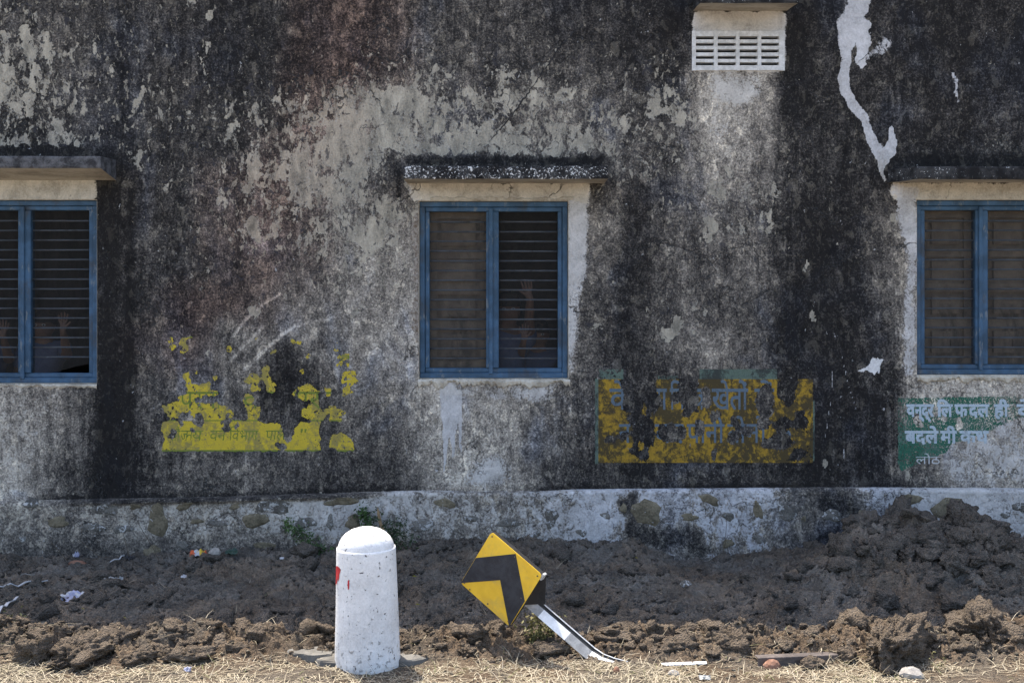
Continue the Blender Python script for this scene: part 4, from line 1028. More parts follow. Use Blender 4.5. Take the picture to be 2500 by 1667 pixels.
plate('chevron', chev, M['signblack'], .0014, .0002, sign)
for p in ((1213,1305),(1264,1352),(1317,1398),(1270,1456),(1229,1520),(1136,1440),(1180,1474),(1127,1421)):
    x, z = bilin(p)
    bm = bmesh.new(); bmesh.ops.create_cone(bm, cap_ends=True, segments=8, radius1=.0042, radius2=.003, depth=.004)
    o = bm_obj('bolt', bm, M['bolt'], sign); o.location = (x*.96, .003, z*.96*zs_); o.rotation_euler = (R(-90), 0, 0)
bm = bmesh.new(); w_ = .014
for (a, b, c_, d) in ((-hs+.004, hs-.004, hs-.004-w_, hs-.004), (-hs+.004, hs-.004, -hs+.004, -hs+.004+w_), (-hs+.004, -hs+.004+w_, -hs+.02, hs-.02), (hs-.004-w_, hs-.004, -hs+.02, hs-.02)):
    bm_box(bm, a, b, -.042, -.0035, min(c_*zs_, d*zs_), max(c_*zs_, d*zs_))
bm_obj('back_frame', bm, M['signback'], sign)
# second board folded back from the right hand edge
inv0 = sign.matrix_world.inverted()
bm = bmesh.new(); ring = [(1316,1404), (1333,1396), (1332,1440), (1330,1482), (1306,1496), (1270,1466)]
fr = [bm.verts.new(inv0 @ Vector((wx(a_, SY+.06), SY+.045, wz(b_, SY+.06)))) for a_, b_ in ring]; bk = [bm.verts.new(inv0 @ Vector((wx(a_, SY+.06), SY+.075, wz(b_, SY+.06)))) for a_, b_ in ring]
bm.faces.new(fr); bm.faces.new(bk[::-1])
for i in range(6): bm.faces.new([fr[i], bk[i], bk[(i+1) % 6], fr[(i+1) % 6]])
bmesh.ops.recalc_face_normals(bm, faces=bm.faces); bm_obj('rear_board', bm, M['signback'], sign)
bm = bmesh.new(); bm_box(bm, hs-.004, hs+.008, -.034, -.004, min((hs-.03)*zs_, (hs+.004)*zs_), max((hs-.03)*zs_, (hs+.004)*zs_)); bm_obj('corner_clip', bm, M['steel'], sign)
# channel post, bent at the foot; each painted band is a part
PP = [(1262,1446,-2.08),(1290,1471,-2.11),(1320,1497,-2.14),(1350,1523,-2.17),(1380,1549,-2.20),(1410,1575,-2.23),(1438,1599,-2.26),(1464,1613,-2.29),(1495,1622,-2.31),(1530,1628,-2.33)]
PPW = [Vector((wx(a, Y), Y, wz(b, Y))) for a, b, Y in PP]
inv = sign.matrix_world.inverted()
def smooth_path(P, n):
    t = np.linspace(0, len(P)-1, n); A = np.array([list(p) for p in P]); return [Vector([np.interp(a, np.arange(len(P)), A[:, k]) for k in range(3)]) for a in t], t
path, tt = smooth_path(PPW, 55)
def channel(name, i0, i1, mat, offs, parent):
    V, F = [], []; m = len(offs)
    for i in range(i0, i1+1):
        t = (path[min(i+1, len(path)-1)]-path[max(i-1, 0)]).normalized()
        back = Vector((.20, .72, -.62)); back = (back-t*back.dot(t)).normalized(); side = t.cross(back); side = side if side.z > 0 else -side
        k = 1-.35*max(0, (tt[i]-6)/3)
        for (a, b) in offs: V.append(inv @ (path[i]+side*a*k+back*b*k))
    n = i1-i0+1
    for i in range(n-1):
        for j in range(m): j2 = (j+1) % m; F.append((i*m+j, i*m+j2, (i+1)*m+j2, (i+1)*m+j))
    F.append(tuple(range(m))); F.append(tuple((n-1)*m+j for j in range(m-1, -1, -1)))
    o = mesh_obj(name, V, F, mat, parent)
    bm = bmesh.new(); bm.from_mesh(o.data); bmesh.ops.recalc_face_normals(bm, faces=bm.faces); bm.to_mesh(o.data); bm.free(); return o
web = [(-.022, 0), (.026, 0), (.026, .004), (-.022, .004)]
bounds = [0, 12, 25, 37, 54]
for (a, b, mk) in ((0, 12, 'postgrey'), (12, 25, 'postwhite'), (25, 36, 'postgrey'), (36, 54, 'postwhite')):
    channel('post_band', a, b, M[mk], web, sign)
channel('post_flange', 0, 54, M['postdark'], [(.0262, .006), (.0445, .010), (.0445, .014), (.0262, .010)], sign)
channel('post_flange', 0, 54, M['postwhite'], [(.0450, .002), (.0490, .002), (.0490, .016), (.0450, .016)], sign)

# loose metal lying along the ridge
def bar_between(name, p0, p1, w, h, mat, label, cat, tilt=0.0, L_shape=False):
    a, b = Vector(p0), Vector(p1); d = b-a; ln = d.length; bm = bmesh.new()
    bm_box(bm, 0, ln, -w/2, w/2, -h/2, h/2)
    if L_shape: bm_box(bm, 0.0005, ln-.0005, w/2+.0005, w/2+.045, h/2-.006, h/2-.0005)
    bevel(bm, .0015)
    o = bm_obj(name, bm, mat); o.location = a; o.rotation_euler = d.to_track_quat('X', 'Z').to_euler(); o.rotation_euler.rotate_axis('X', tilt)
    tag(o, label, cat); return o
def gp(px, py, z): return Vector(gpt(px, py, z))
bar_between('metal_strip', gp(1600, 1622, .012), gp(1725, 1617, .030), .022, .006, M['postwhite'], 'white painted metal strip half buried between the bent post and the rail', 'metal strip', .25)
M['rail'] = simple('brown_steel_rail', (.055, .045, .042), (.14, .115, .105), 9, .6, .002, .4, stretch=(.3, 1, 1))
bar_between('steel_rail', gp(1850, 1617, .035), gp(2092, 1607, .035), .010, .048, M['rail'], 'dark steel angle rail half buried in the sunlit ridge', 'rail', 0, True)
def rock(name, px, py, z, rad, mat, label, cat, seed, sq=(1, 1, 1), rz=0):
    x, y, _ = gpt(px, py, z); bm = bmesh.new(); bmesh.ops.create_icosphere(bm, subdivisions=2, radius=1)
    rr = random.Random(seed)
    for vv in bm.verts:
        k = 1+.35*float(noise3(vv.co.x*1.2+seed, vv.co.y*1.2, vv.co.z*1.2)); vv.co = Vector((vv.co.x*k*sq[0], vv.co.y*k*sq[1], vv.co.z*k*sq[2]))*rad
    o = bm_obj(name, bm, mat); o.location = (x, y, HT(x, y)+rad*sq[2]*.25); o.rotation_euler = (.2, .1, rz); tag(o, label, cat); return o
M['redstone'] = simple('reddish_stone', (.17, .085, .055), (.30, .17, .115), 14, .9, .004)
M['palestone'] = simple('pale_stone', (.22, .20, .18), (.36, .335, .30), 14, .9, .004)
rock('stone', 1886, 1628, .02, .045, M['redstone'], 'angular reddish stone in front of the steel rail', 'stone', 3, (1, .7, .7), .4)
rock('stone', 1505, 1645, .01, .022, M['redstone'], 'small red stone at the foot of the bent post', 'stone', 4, (.7, .7, 1))
rock('stone', 1645, 1650, .01, .026, M['palestone'], 'small pale rounded stone on the dry grass right of the bent post', 'stone', 6, (1.1, .8, .7))
rock('stone', 2225, 1655, .01, .055, M['palestone'], 'pale flat stone on the grass below the largest clod', 'stone', 8, (1.1, .8, .6))
rock('stone', 190, 1382, .02, .05, M['redstone'], 'flat brown stone at the wall foot on the left', 'stone', 9, (1.3, .8, .5))
rock('stone', 525, 1378, .02, .042, M['palestone'], 'grey stone right of the red and yellow wrapper', 'stone', 12, (1, .8, .8))
rock('stone', 950, 1365, .05, .03, M['palestone'], 'grey pebble on the dark soil right of the bollard top', 'stone', 14, (1.2, .8, .8))
rock('stone', 1675, 1450, .02, .035, M['stone2'], 'grey rounded stone on dark soil right of the bent post', 'stone', 16, (1.1, .8, .9))

# ------------------------------------------------------------------ painted notices
def text_tris(s):
    cu = bpy.data.curves.new('tmp', 'FONT'); cu.body = s; cu.size = 1.0; cu.resolution_u = 3
    ob = bpy.data.objects.new('tmp', cu); COL.objects.link(ob); bpy.context.view_layer.update()
    me = ob.to_mesh(); me.calc_loop_triangles()
    V = np.array([v.co[:2] for v in me.vertices]); T = np.array([t.vertices[:] for t in me.loop_triangles])
    ob.to_mesh_clear(); bpy.data.objects.remove(ob); bpy.data.curves.remove(cu)
    return V, T
def raster_word(mask, gx, gy, s, x0, x1, ytop, ybot, shear=0.0, grow=0.0):
    """gx, gy: pixel coordinate axes of the panel cells; the head line of the word lies at ytop, letter feet at ybot"""
    V, T = text_tris(s)
    if len(V) == 0: return
    sy = (ybot-ytop)/0.62; sx = (x1-x0)/max(1e-3, V[:, 0].max()-V[:, 0].min())
    U = x0+(V[:, 0]-V[:, 0].min())*sx; Wv = ybot-V[:, 1]*sy; U = U+shear*(ybot-Wv)
    for t in T:
        a, b = U[t], Wv[t]
        i0, i1 = np.searchsorted(gx, a.min()-grow), np.searchsorted(gx, a.max()+grow); j0, j1 = np.searchsorted(gy, b.min()-grow), np.searchsorted(gy, b.max()+grow)
        if i1 <= i0 or j1 <= j0: continue
        GXX, GYY = np.meshgrid(gx[i0:i1], gy[j0:j1])
        ar = (a[1]-a[0])*(b[2]-b[0])-(a[2]-a[0])*(b[1]-b[0])
        if abs(ar) < 1e-9: continue
        w0 = ((a[1]-GXX)*(b[2]-GYY)-(a[2]-GXX)*(b[1]-GYY))/ar; w1 = ((a[2]-GXX)*(b[0]-GYY)-(a[0]-GXX)*(b[2]-GYY))/ar; w2 = 1-w0-w1
        e = -0.02
        mask[j0:j1, i0:i1] |= (w0 >= e) & (w1 >= e) & (w2 >= e)
def words(lst, have, gx, gy, P_, Q_, lift, mat, parent, shear=0.0, fat=False):
    allm = np.zeros(have.shape, bool)
    for (w, x0, x1, yt, yb) in lst:
        m = np.zeros(have.shape, bool); raster_word(m, gx, gy, w, P_(x0), P_(x1), Q_(yt), Q_(yb), shear)
        for _ in range(int(fat)): m[:, 1:] |= m[:, :-1].copy(); m[1:] |= m[:-1].copy()
        allm |= m; m &= have
        if m.sum() > 20: panel_mesh('painted_word', m, gx, gy, lift, mat, parent)['kind'] = 'stuff'
    return allm
def panel_mesh(name, mask, gx, gy, lift, mat, parent):
    d = gx[1]-gx[0]; jj, ii = np.nonzero(mask); nx = len(gx)+1
    c = np.stack([jj*nx+ii, jj*nx+ii+1, (jj+1)*nx+ii+1, (jj+1)*nx+ii], 1)
    uq, invx = np.unique(c.ravel(), return_inverse=True)
    vx = gx[0]-d/2+(uq % nx)*d; vy = gy[0]-d/2+(uq//nx)*d
    Xw, Zw = wx(vx), wz(vy)
    Y = -wall_relief(Xw, Zw)-lift
    return mesh_obj(name, np.stack([Xw, Y, Zw], -1), invx.reshape(-1, 4)[:, ::-1], mat, parent)
def mat_notice(name, c1, c2, soot, st=.9, thr=.56):
    k = NT(name); a = k.noise(6, 8, .65, .5, vec=k.mapping((1.2, 1, .6), (2, 2, 2))); b = k.noise(32, 8, .72, .4); c = k.noise(95, 5, .7)
    col = k.mix(k.step(k.m('ADD', k.lin(a, .5), k.lin(c, .5)), .38, .62), c2, c1)
    s_ = k.step(k.m('ADD', k.lin(a, .75), k.lin(b, .55)), thr+.08, thr+.22)
    col = k.mix(k.m('MULTIPLY', s_, st), col, soot)
    sp = k.step(b, .66, .70); col = k.mix(k.m('MULTIPLY', sp, .5), col, (.25, .24, .22))
    return k.done(col, .85, k.bump(k.m('ADD', b, c), .003, .7), .25)
M['lemon'] = mat_notice('flaking_lemon_paint', (.57, .43, .028), (.44, .34, .04), (.21, .18, .07), .85, .52)
M['lemontext'] = mat_notice('faded_green_lettering', (.17, .21, .035), (.13, .165, .03), (.16, .16, .05), .5, .62)
M['ochre'] = mat_notice('sooty_ochre_paint', (.40, .255, .024), (.27, .165, .022), (.045, .036, .020), .95, .475)
M['ochretext'] = mat_notice('blue_grey_lettering', (.105, .145, .185), (.08, .11, .14), (.04, .045, .05), .6, .60)
M['teal'] = mat_notice('faded_teal_border', (.11, .155, .135), (.085, .12, .09), (.03, .033, .03), .9, .53)
M['green'] = mat_notice('flaking_green_paint', (.022, .125, .080), (.03, .10, .068), (.12, .15, .135), .7, .55)
M['greentext'] = mat_notice('pale_blue_lettering', (.42, .50, .56), (.33, .40, .45), (.16, .18, .18), .6, .60)
M['pale'] = mat_notice('scuffed_white_paint', (.50, .52, .54), (.40, .42, .43), (.20, .20, .20), .7, .60)
def ell(GX_, GY_, lst, jx, jy):
    m = np.zeros(GX_.shape, bool)
    for (cx, cy, rx, ry) in lst: m |= (((GX_+jx-cx)/rx)**2+((GY_+jy-cy)/ry)**2) < 1
    return m
STEP = 1.35
def axes_px(x0, x1, y0, y1): return np.arange(x0, x1, STEP), np.arange(y0, y1, STEP)

# --- lemon notice, left: most of it has fallen off
ox, oy, s = 350.0, 780.0, 3.92
gx, gy = axes_px(385, 880, 815, 1108); A, B = np.meshgrid(gx, gy)
cx, cy = (A-ox)*s, (B-oy)*s                                       # working coordinates of the close-up
jx = fbm(A*.05, B*.05, 0, 5, .7, 90)*95; jy = fbm(A*.05, B*.05, 9, 5, .7, 91)*95
have = ell(cx, cy, [(268,190,30,28),(275,270,46,28),(385,225,36,72),(440,172,36,20),(395,305,42,20),(815,280,24,44),(1100,190,44,16),(700,172,52,9),(1410,210,34,24),(1500,215,32,18),(1235,325,44,18),(1580,355,24,24),(1855,270,15,48),(1925,350,64,38),(1880,430,28,38),(1960,425,20,18),(1975,560,80,70),(1945,690,50,48),(1495,492,44,15),(508,515,16,38),(410,560,32,44),(435,620,28,55),(580,650,76,50),(480,665,66,45),(683,565,28,30),(1170,490,30,55),(1060,570,80,55),(1180,580,46,65),(1070,650,66,50),(1225,660,55,45),(1560,700,130,72),(1645,780,44,40),(1775,670,24,30),(1770,740,28,45),(560,705,160,28),(400,780,95,75),(330,870,130,75),(1050,890,70,85),(1000,760,56,56),(1640,890,135,65),(1840,890,85,70),(840,910,55,42),(620,890,250,85),(1900,1180,110,90),(1960,1240,70,26),(210,1050,45,70),(205,820,20,30)], jx, jy)
have |= in_poly(cx+jx*.6, cy+jy*.6, [(170,1250),(200,1150),(240,960),(900,965),(1300,985),(1350,1150),(1420,1150),(1470,1000),(1690,950),(1690,1180),(1700,1262),(170,1262)])
have &= ~ell(cx, cy, [(540,965,46,58),(790,1010,46,72),(940,930,62,60),(285,1085,46,42),(390,930,60,22),(1320,1210,44,44),(1395,1085,46,95),(610,775,95,42),(505,960,30,30),(445,905,30,50),(1140,660,26,90),(890,1030,26,40),(1130,790,60,46),(800,930,26,60),(455,1070,22,30),(1730,1180,22,70),(350,990,26,24)], jx, jy)
have &= (cy > 155) & (cy < 1262) & (cx > 165) & (cx < 2060)
have = (blur(have.astype(float), 2)+.45*fbm(A*.22, B*.22, 6, 4, .7, 94)) > .5
have &= fbm(A*.10, B*.10, 8, 4, .65, 89) > np.where(cy < 960, -.20, -.38)
have &= fbm(A*.16, B*.16, 3, 4, .6, 93) > -0.50+.25*sstep(1400, 1800, cx)
txt = np.zeros(A.shape, bool)
P_ = lambda x: ox+x/s
Q_ = lambda y: oy+y/s
nt = empty('painted_notice', (0, 0, 0)); tag(nt, 'lemon yellow painted notice, mostly flaked off, between left and middle window', 'painted notice', 'notices painted on the wall')
txt |= words((('सौ', 248, 345, 1062, 1158), ('ज', 350, 425, 1062, 1158), ('न', 405, 470, 1062, 1150), ('य', 462, 560, 1062, 1158), (':', 585, 602, 1080, 1150), ('वन', 630, 785, 1062, 1158), ('िवभाग', 815, 1090, 1062, 1158), (',', 1100, 1112, 1100, 1158), ('पाली', 1165, 1390, 1062, 1150), ('"', 1495, 1550, 1060, 1150)), have, gx, gy, P_, Q_, .0016, M['lemontext'], nt, .12)
txt |= words((('परम', 350, 700, 692, 850), ('ा', 700, 745, 692, 850), ('वक', 950, 1330, 692, 850), ('पर', 1440, 1700, 692, 850), ('न', 1750, 1890, 692, 850), ('व', 1880, 1990, 340, 420)), have, gx, gy, P_, Q_, .0016, M['lemontext'], nt)
rule = (np.abs(cy-967) < 6)
rule |= (cy > 1248) | ((cy < 170) & (cy > 150)); rule &= ~txt
panel_mesh('paint_ground', have & ~txt & ~rule, gx, gy, .0016, M['lemon'], nt)['kind'] = 'stuff'; panel_mesh('border_rule', have & rule, gx, gy, .0016, M['lemontext'], nt)['kind'] = 'stuff'

# --- ochre notice, right of the middle window
ox, oy, s = 1400.0, 860.0, 3.618
gx, gy = axes_px(1448, 2000, 895, 1136); A, B = np.meshgrid(gx, gy); cx, cy = (A-ox)*s, (B-oy)*s
jx = fbm(A*.045, B*.03, 0, 5, .7, 95)*150; jy = fbm(A*.045, B*.03, 9, 5, .7, 96)*150
rect = (cx > 222) & (cx < 2115) & (cy > 236) & (cy < 975)
bord = ((cy > 150) & (cy <= 236) & (cx > 225) & (cx < 1800)) | ((cx > 190) & (cx <= 222) & (cy > 230) & (cy < 985)) | ((cx >= 2085) & (cx < 2130) & (cy > 420) & (cy < 960))
gone = in_poly(cx+jx, cy+jy, [(435,100),(740,100),(740,290),(720,470),(700,560),(720,700),(690,800),(650,900),(640,1000),(590,1000),(500,900),(480,760),(500,640),(460,500),(440,330)])
gone |= in_poly(cx+jx*.6, cy+jy*.6, [(925,100),(1112,100),(1110,300),(1100,420),(1060,520),(960,470),(930,380)])
gone |= ell(cx, cy, [(1180,400,45,90),(900,400,40,60),(1030,520,60,60),(1250,560,52,66),(1420,610,50,75),(1410,760,60,60),(1530,690,70,48),(1120,660,40,80),(880,720,135,85),(1040,800,36,60),(1690,430,80,150),(1680,620,50,70),(1640,480,40,50),(1900,330,80,170),(1850,640,110,60),(1830,780,100,70),(2000,600,70,90),(760,450,45,70),(330,760,40,60),(450,740,60,50),(1240,890,30,45),(850,920,20,25),(390,450,30,20),(1990,900,90,50),(1700,800,60,40)], jx*.8, jy*.8)
spk = fbm(A*.13, B*.13, 3, 4, .65, 97); gone |= spk > .46-.34*sstep(1550, 2050, cx)-.08*sstep(600, 900, cy)
gone &= ~(in_poly(cx+jx*.15, cy+jy*.15, [(1215,240),(1590,240),(1590,420),(1545,520),(1300,520),(1215,470)]) & (spk < .5))
gone &= ~(in_poly(cx+jx*.25, cy+jy*.25, [(995,620),(1080,620),(1080,800),(995,800)])) & ~(in_poly(cx+jx*.25, cy+jy*.25, [(1150,620),(1345,620),(1330,800),(1150,800)]))
gone = (blur(gone.astype(float), 3)+.55*fbm(A*.22, B*.16, 6, 4, .72, 99)) > .5
keepisl = ell(cx, cy, [(1995,340,34,90),(625,510,18,50),(600,830,16,40),(500,790,30,60)], jx*.4, jy*.4)
gone &= ~keepisl
bgone = (fbm(A*.09, B*.09, 5, 4, .7, 98) > np.where((cy < 236) & (cx > 1115), .55, .10+.2*(cy > 236))) | ((cy < 236) & (cx > 440) & (cx < 1112) & ~((cx > 750) & (cx < 920) & (cy > 205)))
txt = np.zeros(A.shape, bool); P_ = lambda x: ox+x/s; Q_ = lambda y: oy+y/s
nt = empty('painted_notice', (0, 0, 0)); tag(nt, 'sooty ochre painted notice with blue lettering right of the middle window', 'painted notice', 'notices painted on the wall')
txt |= words((('वे', 320, 470, 322, 500), ('प', 735, 820, 322, 500), ('िन', 850, 980, 322, 500), ('क', 1060, 1190, 322, 500), ('खेतों', 1222, 1540, 322, 500), ('में', 1598, 1770, 322, 500),
                            ('न', 400, 500, 632, 795), ('वर', 720, 965, 632, 795), ('पानी', 1000, 1330, 632, 795), ('ती', 1360, 1520, 632, 795), ('नों', 1520, 1705, 632, 795), ('क', 1790, 1925, 632, 795)), rect & ~gone, gx, gy, P_, Q_, .0016, M['ochretext'], nt, 0, 1)
panel_mesh('paint_ground', rect & ~gone & ~txt, gx, gy, .0016, M['ochre'], nt)['kind'] = 'stuff'
panel_mesh('border', bord & ~rect & ~bgone, gx, gy, .0015, M['teal'], nt)['kind'] = 'stuff'

# --- green notice under the right window
ox, oy, s = 2150.0, 930.0, 6.27
gx, gy = axes_px(2188, 2620, 960, 1155); A, B = np.meshgrid(gx, gy); cx, cy = (A-ox)*s, (B-oy)*s
jx = fbm(A*.05, B*.05, 0, 5, .62, 101)*70; jy = fbm(A*.05, B*.05, 9, 5, .62, 102)*70
rect = in_poly(cx+jx*.35, cy+jy*.35, [(265,262),(3000,215),(3000,500),(2400,520),(2100,570),(1800,690),(1650,790),(1080,960),(1010,1090),(780,1170),(520,1285),(320,1385),(262,1260)])
ft = fbm(A*.30, B*.16, 3, 4, .7, 103)
gone = ft > .13-.30*np.exp(-(((cx-320)/110)**2+((cy-480)/230)**2))-.30*np.exp(-(((cx-820)/130)**2+((cy-450)/180)**2))-.22*sstep(1300, 2200, cx)-.12*np.exp(-(((cx-500)/200)**2+((cy-1220)/90)**2))
gone |= ell(cx, cy, [(560,580,70,75),(600,680,40,50),(690,370,36,46),(1200,650,45,110),(970,580,45,60)], jx, jy)
txt = np.zeros(A.shape, bool); P_ = lambda x: ox+x/s; Q_ = lambda y: oy+y/s
nt = empty('painted_notice', (0, 0, 0)); tag(nt, 'green painted notice with pale blue lettering under the right window', 'painted notice', 'notices painted on the wall')
zone = in_poly(cx, cy, [(265,262),(3000,215),(3000,560),(1900,720),(1650,960),(940,1000),(940,1290),(500,1290),(265,1260)]) & (ft < .34)
txt |= words((('व', 395, 520, 355, 530), ('न्द्र', 520, 800, 355, 530), ('िल', 860, 1090, 355, 530), ('फ', 1130, 1320, 355, 530), ('दल', 1345, 1650, 355, 530), ('ही', 1730, 1950, 355, 530), ('दे', 2080, 2330, 355, 530), ('श', 2400, 2600, 355, 530),
                            ('बदले', 370, 870, 762, 935), ('मी', 910, 1150, 762, 935), ('कध', 1210, 1640, 762, 935)), zone, gx, gy, P_, Q_, .0016, M['greentext'], nt, 0, 2)
txt |= words((('लोठ', 540, 920, 1155, 1268),), zone, gx, gy, P_, Q_, .0016, M['pale'], nt)
panel_mesh('paint_ground', rect & ~gone & ~txt, gx, gy, .0016, M['green'], nt)['kind'] = 'stuff'
# --- torn scrap of paper stuck to the wall
gx, gy = axes_px(2088, 2160, 868, 918); A, B = np.meshgrid(gx, gy)
pj = fbm(A*.09, B*.09, 1, 4, .6, 111)*7
mask = in_poly(A+pj, B-pj, [(2092,905),(2112,898),(2122,890),(2130,872),(2140,876),(2156,878),(2150,892),(2148,912),(2140,908),(2134,916),(2128,908),(2118,904),(2106,908)])
sc_ = panel_mesh('paper_scrap', mask, gx, gy, .003, simple('torn_white_paper', (.50, .50, .50), (.66, .66, .655), 30), None)
tag(sc_, 'torn white paper scrap stuck to the black wall left of the right window', 'paper scrap')

# ------------------------------------------------------------------ children behind the bars
M['skin'] = simple('brown_skin', (.19, .105, .070), (.25, .145, .098), 6, .6, .0005, .35)
M['palm'] = simple('lighter_palm_skin', (.22, .135, .10), (.26, .165, .125), 8, .6, .0005, .35)
M['shirt'] = simple('blue_school_shirt', (.105, .125, .20), (.135, .16, .25), 10, .9, .002)
M['trouser'] = simple('dark_school_trousers', (.02, .022, .04), (.03, .033, .055), 10, .9, .002)
M['hair'] = simple('black_hair', (.010, .009, .009), (.02, .018, .017), 60, .6, .002)
M['eye'] = simple('eye_white', (.45, .44, .42), (.5, .49, .47), 10, .4)
M['lip'] = simple('lips', (.20, .09, .075), (.24, .11, .09), 10, .5)
def skin_mesh(name, nodes, edges, root, sub=2):
    ids = list(nodes); me = bpy.data.meshes.new(name+'_base'); me.from_pydata([tuple(nodes[i][0]) for i in ids], [(ids.index(a), ids.index(b)) for a, b in edges], [])
    ob = bpy.data.objects.new(name+'_base', me); COL.objects.link(ob)
    md = ob.modifiers.new('s', 'SKIN'); md.use_smooth_shade = True
    for i, k in enumerate(ids):
        r_ = nodes[k][1]; me.skin_vertices[0].data[i].radius = (r_, r_) if not isinstance(r_, tuple) else r_
        me.skin_vertices[0].data[i].use_root = (k == root)
    sb = ob.modifiers.new('d', 'SUBSURF'); sb.levels = sub; sb.render_levels = sub
    bpy.context.view_layer.update(); dg = bpy.context.evaluated_depsgraph_get()
    out = bpy.data.meshes.new_from_object(ob.evaluated_get(dg)); out.name = name
    bpy.data.objects.remove(ob); bpy.data.meshes.remove(me); return out
def person(x, y, hgt, label, arms, look=0.0, shirt='shirt', lean=0.0):
    """arms: side -> None (hanging) or (elbow, wrist, finger direction, thumb side) in world coordinates"""
    fl = 0.45; s = hgt
    root = empty('person', (x, y, fl)); tag(root, label, 'person', 'children waving from the windows')
    N, E = {}, []
    def add(k, co, r, par=None):
        N[k] = (Vector(co), r)
        if par: E.append((par, k))
    add('pel', (0, 0, .50*s), .085*s); add('sp', (0, -.005*s, .60*s), .080*s, 'pel'); add('ch', (0, 0, .70*s), .092*s, 'sp'); add('up', (0, .005*s, .775*s), .070*s, 'ch')
    add('nk', (0, 0, .835*s), .035*s, 'up'); add('jaw', (look*.01, -.018*s, .872*s), .050*s, 'nk'); add('fc', (look*.012, -.018*s, .915*s), .064*s, 'jaw'); add('cr', (look*.01, -.004*s, .965*s), .050*s, 'fc')
    add('ns', (look*.02, -.082*s, .905*s), .008*s, 'fc')
    for sg in (-1, 1):
        k = 'LR'[sg > 0]
        add('hip'+k, (sg*.055*s, 0, .47*s), .066*s, 'pel'); add('kn'+k, (sg*.06*s, -.01*s, .27*s), .043*s, 'hip'+k); add('an'+k, (sg*.06*s, .01*s, .05*s), .026*s, 'kn'+k); add('ft'+k, (sg*.065*s, -.075*s, .022*s), .024*s, 'an'+k)
        add('sh'+k, (sg*.115*s, .005*s, .785*s), .043*s, 'up')
        add('ear'+k, (sg*.066*s, .004*s, .915*s), .010*s, 'fc')
    Hn = {}
    o = Vector((x, y, fl))
    palmpatch = []
    for sg in (-1, 1):
        k = 'LR'[sg > 0]; a = arms.get(sg)
        if a is None:
            el, wr, fd = Vector((sg*.16*s, .01*s, .62*s)), Vector((sg*.17*s, -.04*s, .47*s)), Vector((0, -.1, -1)).normalized(); lat = Vector((0, -1, 0)); pn = Vector((-sg, 0, 0))
        else:
            el, wr, fd = Vector(a[0])-o, Vector(a[1])-o, Vector(a[2]).normalized(); lat = Vector((a[3], 0, 0)); lat = (lat-fd*lat.dot(fd)).normalized(); pn = Vector((0, -1, 0))
        add('el'+k, el, .030*s, 'sh'+k); add('fo'+k, el.lerp(wr, .45), .027*s, 'el'+k); add('wr'+k, wr, (.016*s, .020*s), 'fo'+k)
        hs_ = hgt/1.25*.86
        add('pb'+k, wr+fd*.028*hs_, .019*hs_, 'wr'+k)
        for i, (of, ln) in enumerate(((.028, .062), (.0095, .072), (-.0095, .067), (-.027, .052))):
            kn = wr+fd*(.080-.004*abs(i-1.3))*hs_+lat*of*hs_; dr = (fd+lat*of*6.5+pn*.10).normalized()
            add(f'k{k}{i}', kn, .0098*hs_, 'pb'+k); add(f'm{k}{i}', kn+dr*ln*.5*hs_, .0080*hs_, f'k{k}{i}'); add(f't{k}{i}', kn+dr*ln*hs_+pn*.004, .0068*hs_, f'm{k}{i}')
        tb = wr+fd*.036*hs_+lat*.028*hs_; td = (fd*.75+lat*.75+pn*.15).normalized()
        add(f'tb{k}', tb, .0110*hs_, 'pb'+k); add(f'tm{k}', tb+td*.030*hs_, .0090*hs_, f'tb{k}'); add(f'tt{k}', tb+td*.056*hs_, .0076*hs_, f'tm{k}')
    me = skin_mesh('body', N, E, 'pel'); me.materials.append(M['skin']); me.materials.append(M['palm'])
    wrs = [N['wr'+k][0] for k in 'LR' if arms.get(-1 if k == 'L' else 1)]
    for p in me.polygons:
        if p.normal.y < -.25 and any((Vector(p.center)-w).length < .16*hgt/1.25 and p.center.z > w.z for w in wrs): p.material_index = 1
    body = bpy.data.objects.new('body', me); link(body, root)
    # shirt over trunk and upper arms
    SN, SE = {}, []
    for k, r_ in (('pel', .098), ('sp', .094), ('ch', .104), ('up', .082)): SN[k] = (N[k][0], r_*s)
    SE += [('pel', 'sp'), ('sp', 'ch'), ('ch', 'up')]
    for k in 'LR':
        SN['sh'+k] = (N['sh'+k][0], .054*s); SN['me'+k] = (N['sh'+k][0].lerp(N['el'+k][0], .75), .047*s); SE += [('up', 'sh'+k), ('sh'+k, 'me'+k)]
    sm = skin_mesh('shirt', SN, SE, 'pel'); sm.materials.append(M[shirt]); link(bpy.data.objects.new('shirt', sm), root)
    TN = {'pel': (N['pel'][0]-Vector((0, 0, .015*s)), .100*s)}; TE = []
    for k in 'LR': TN['hip'+k] = (N['hip'+k][0], .076*s); TN['kn'+k] = (N['kn'+k][0], .055*s); TN['lo'+k] = (N['an'+k][0]+Vector((0, 0, .03*s)), .046*s); TE += [('pel', 'hip'+k), ('hip'+k, 'kn'+k), ('kn'+k, 'lo'+k)]
    tm = skin_mesh('trousers', TN, TE, 'pel'); tm.materials.append(M['trouser']); link(bpy.data.objects.new('trousers', tm), root)
    # hair cap, eyes, mouth
    V, F = lathe([(.071*s, -.012*s), (.073*s, .012*s), (.070*s, .035*s), (.058*s, .058*s), (.035*s, .072*s), (.004*s, .077*s)], 20, .06, 3)
    V = [(a_[0]*.93+look*.012, a_[1]*1.02+.010*s-(.012*s if a_[1] < 0 else 0), a_[2]+.935*s+(.012*s if a_[1] < -.03*s else 0)-(.03*s if a_[1] > .02*s and a_[2] < .01 else 0)) for a_ in V]
    mesh_obj('hair', V, F, M['hair'], root, True)
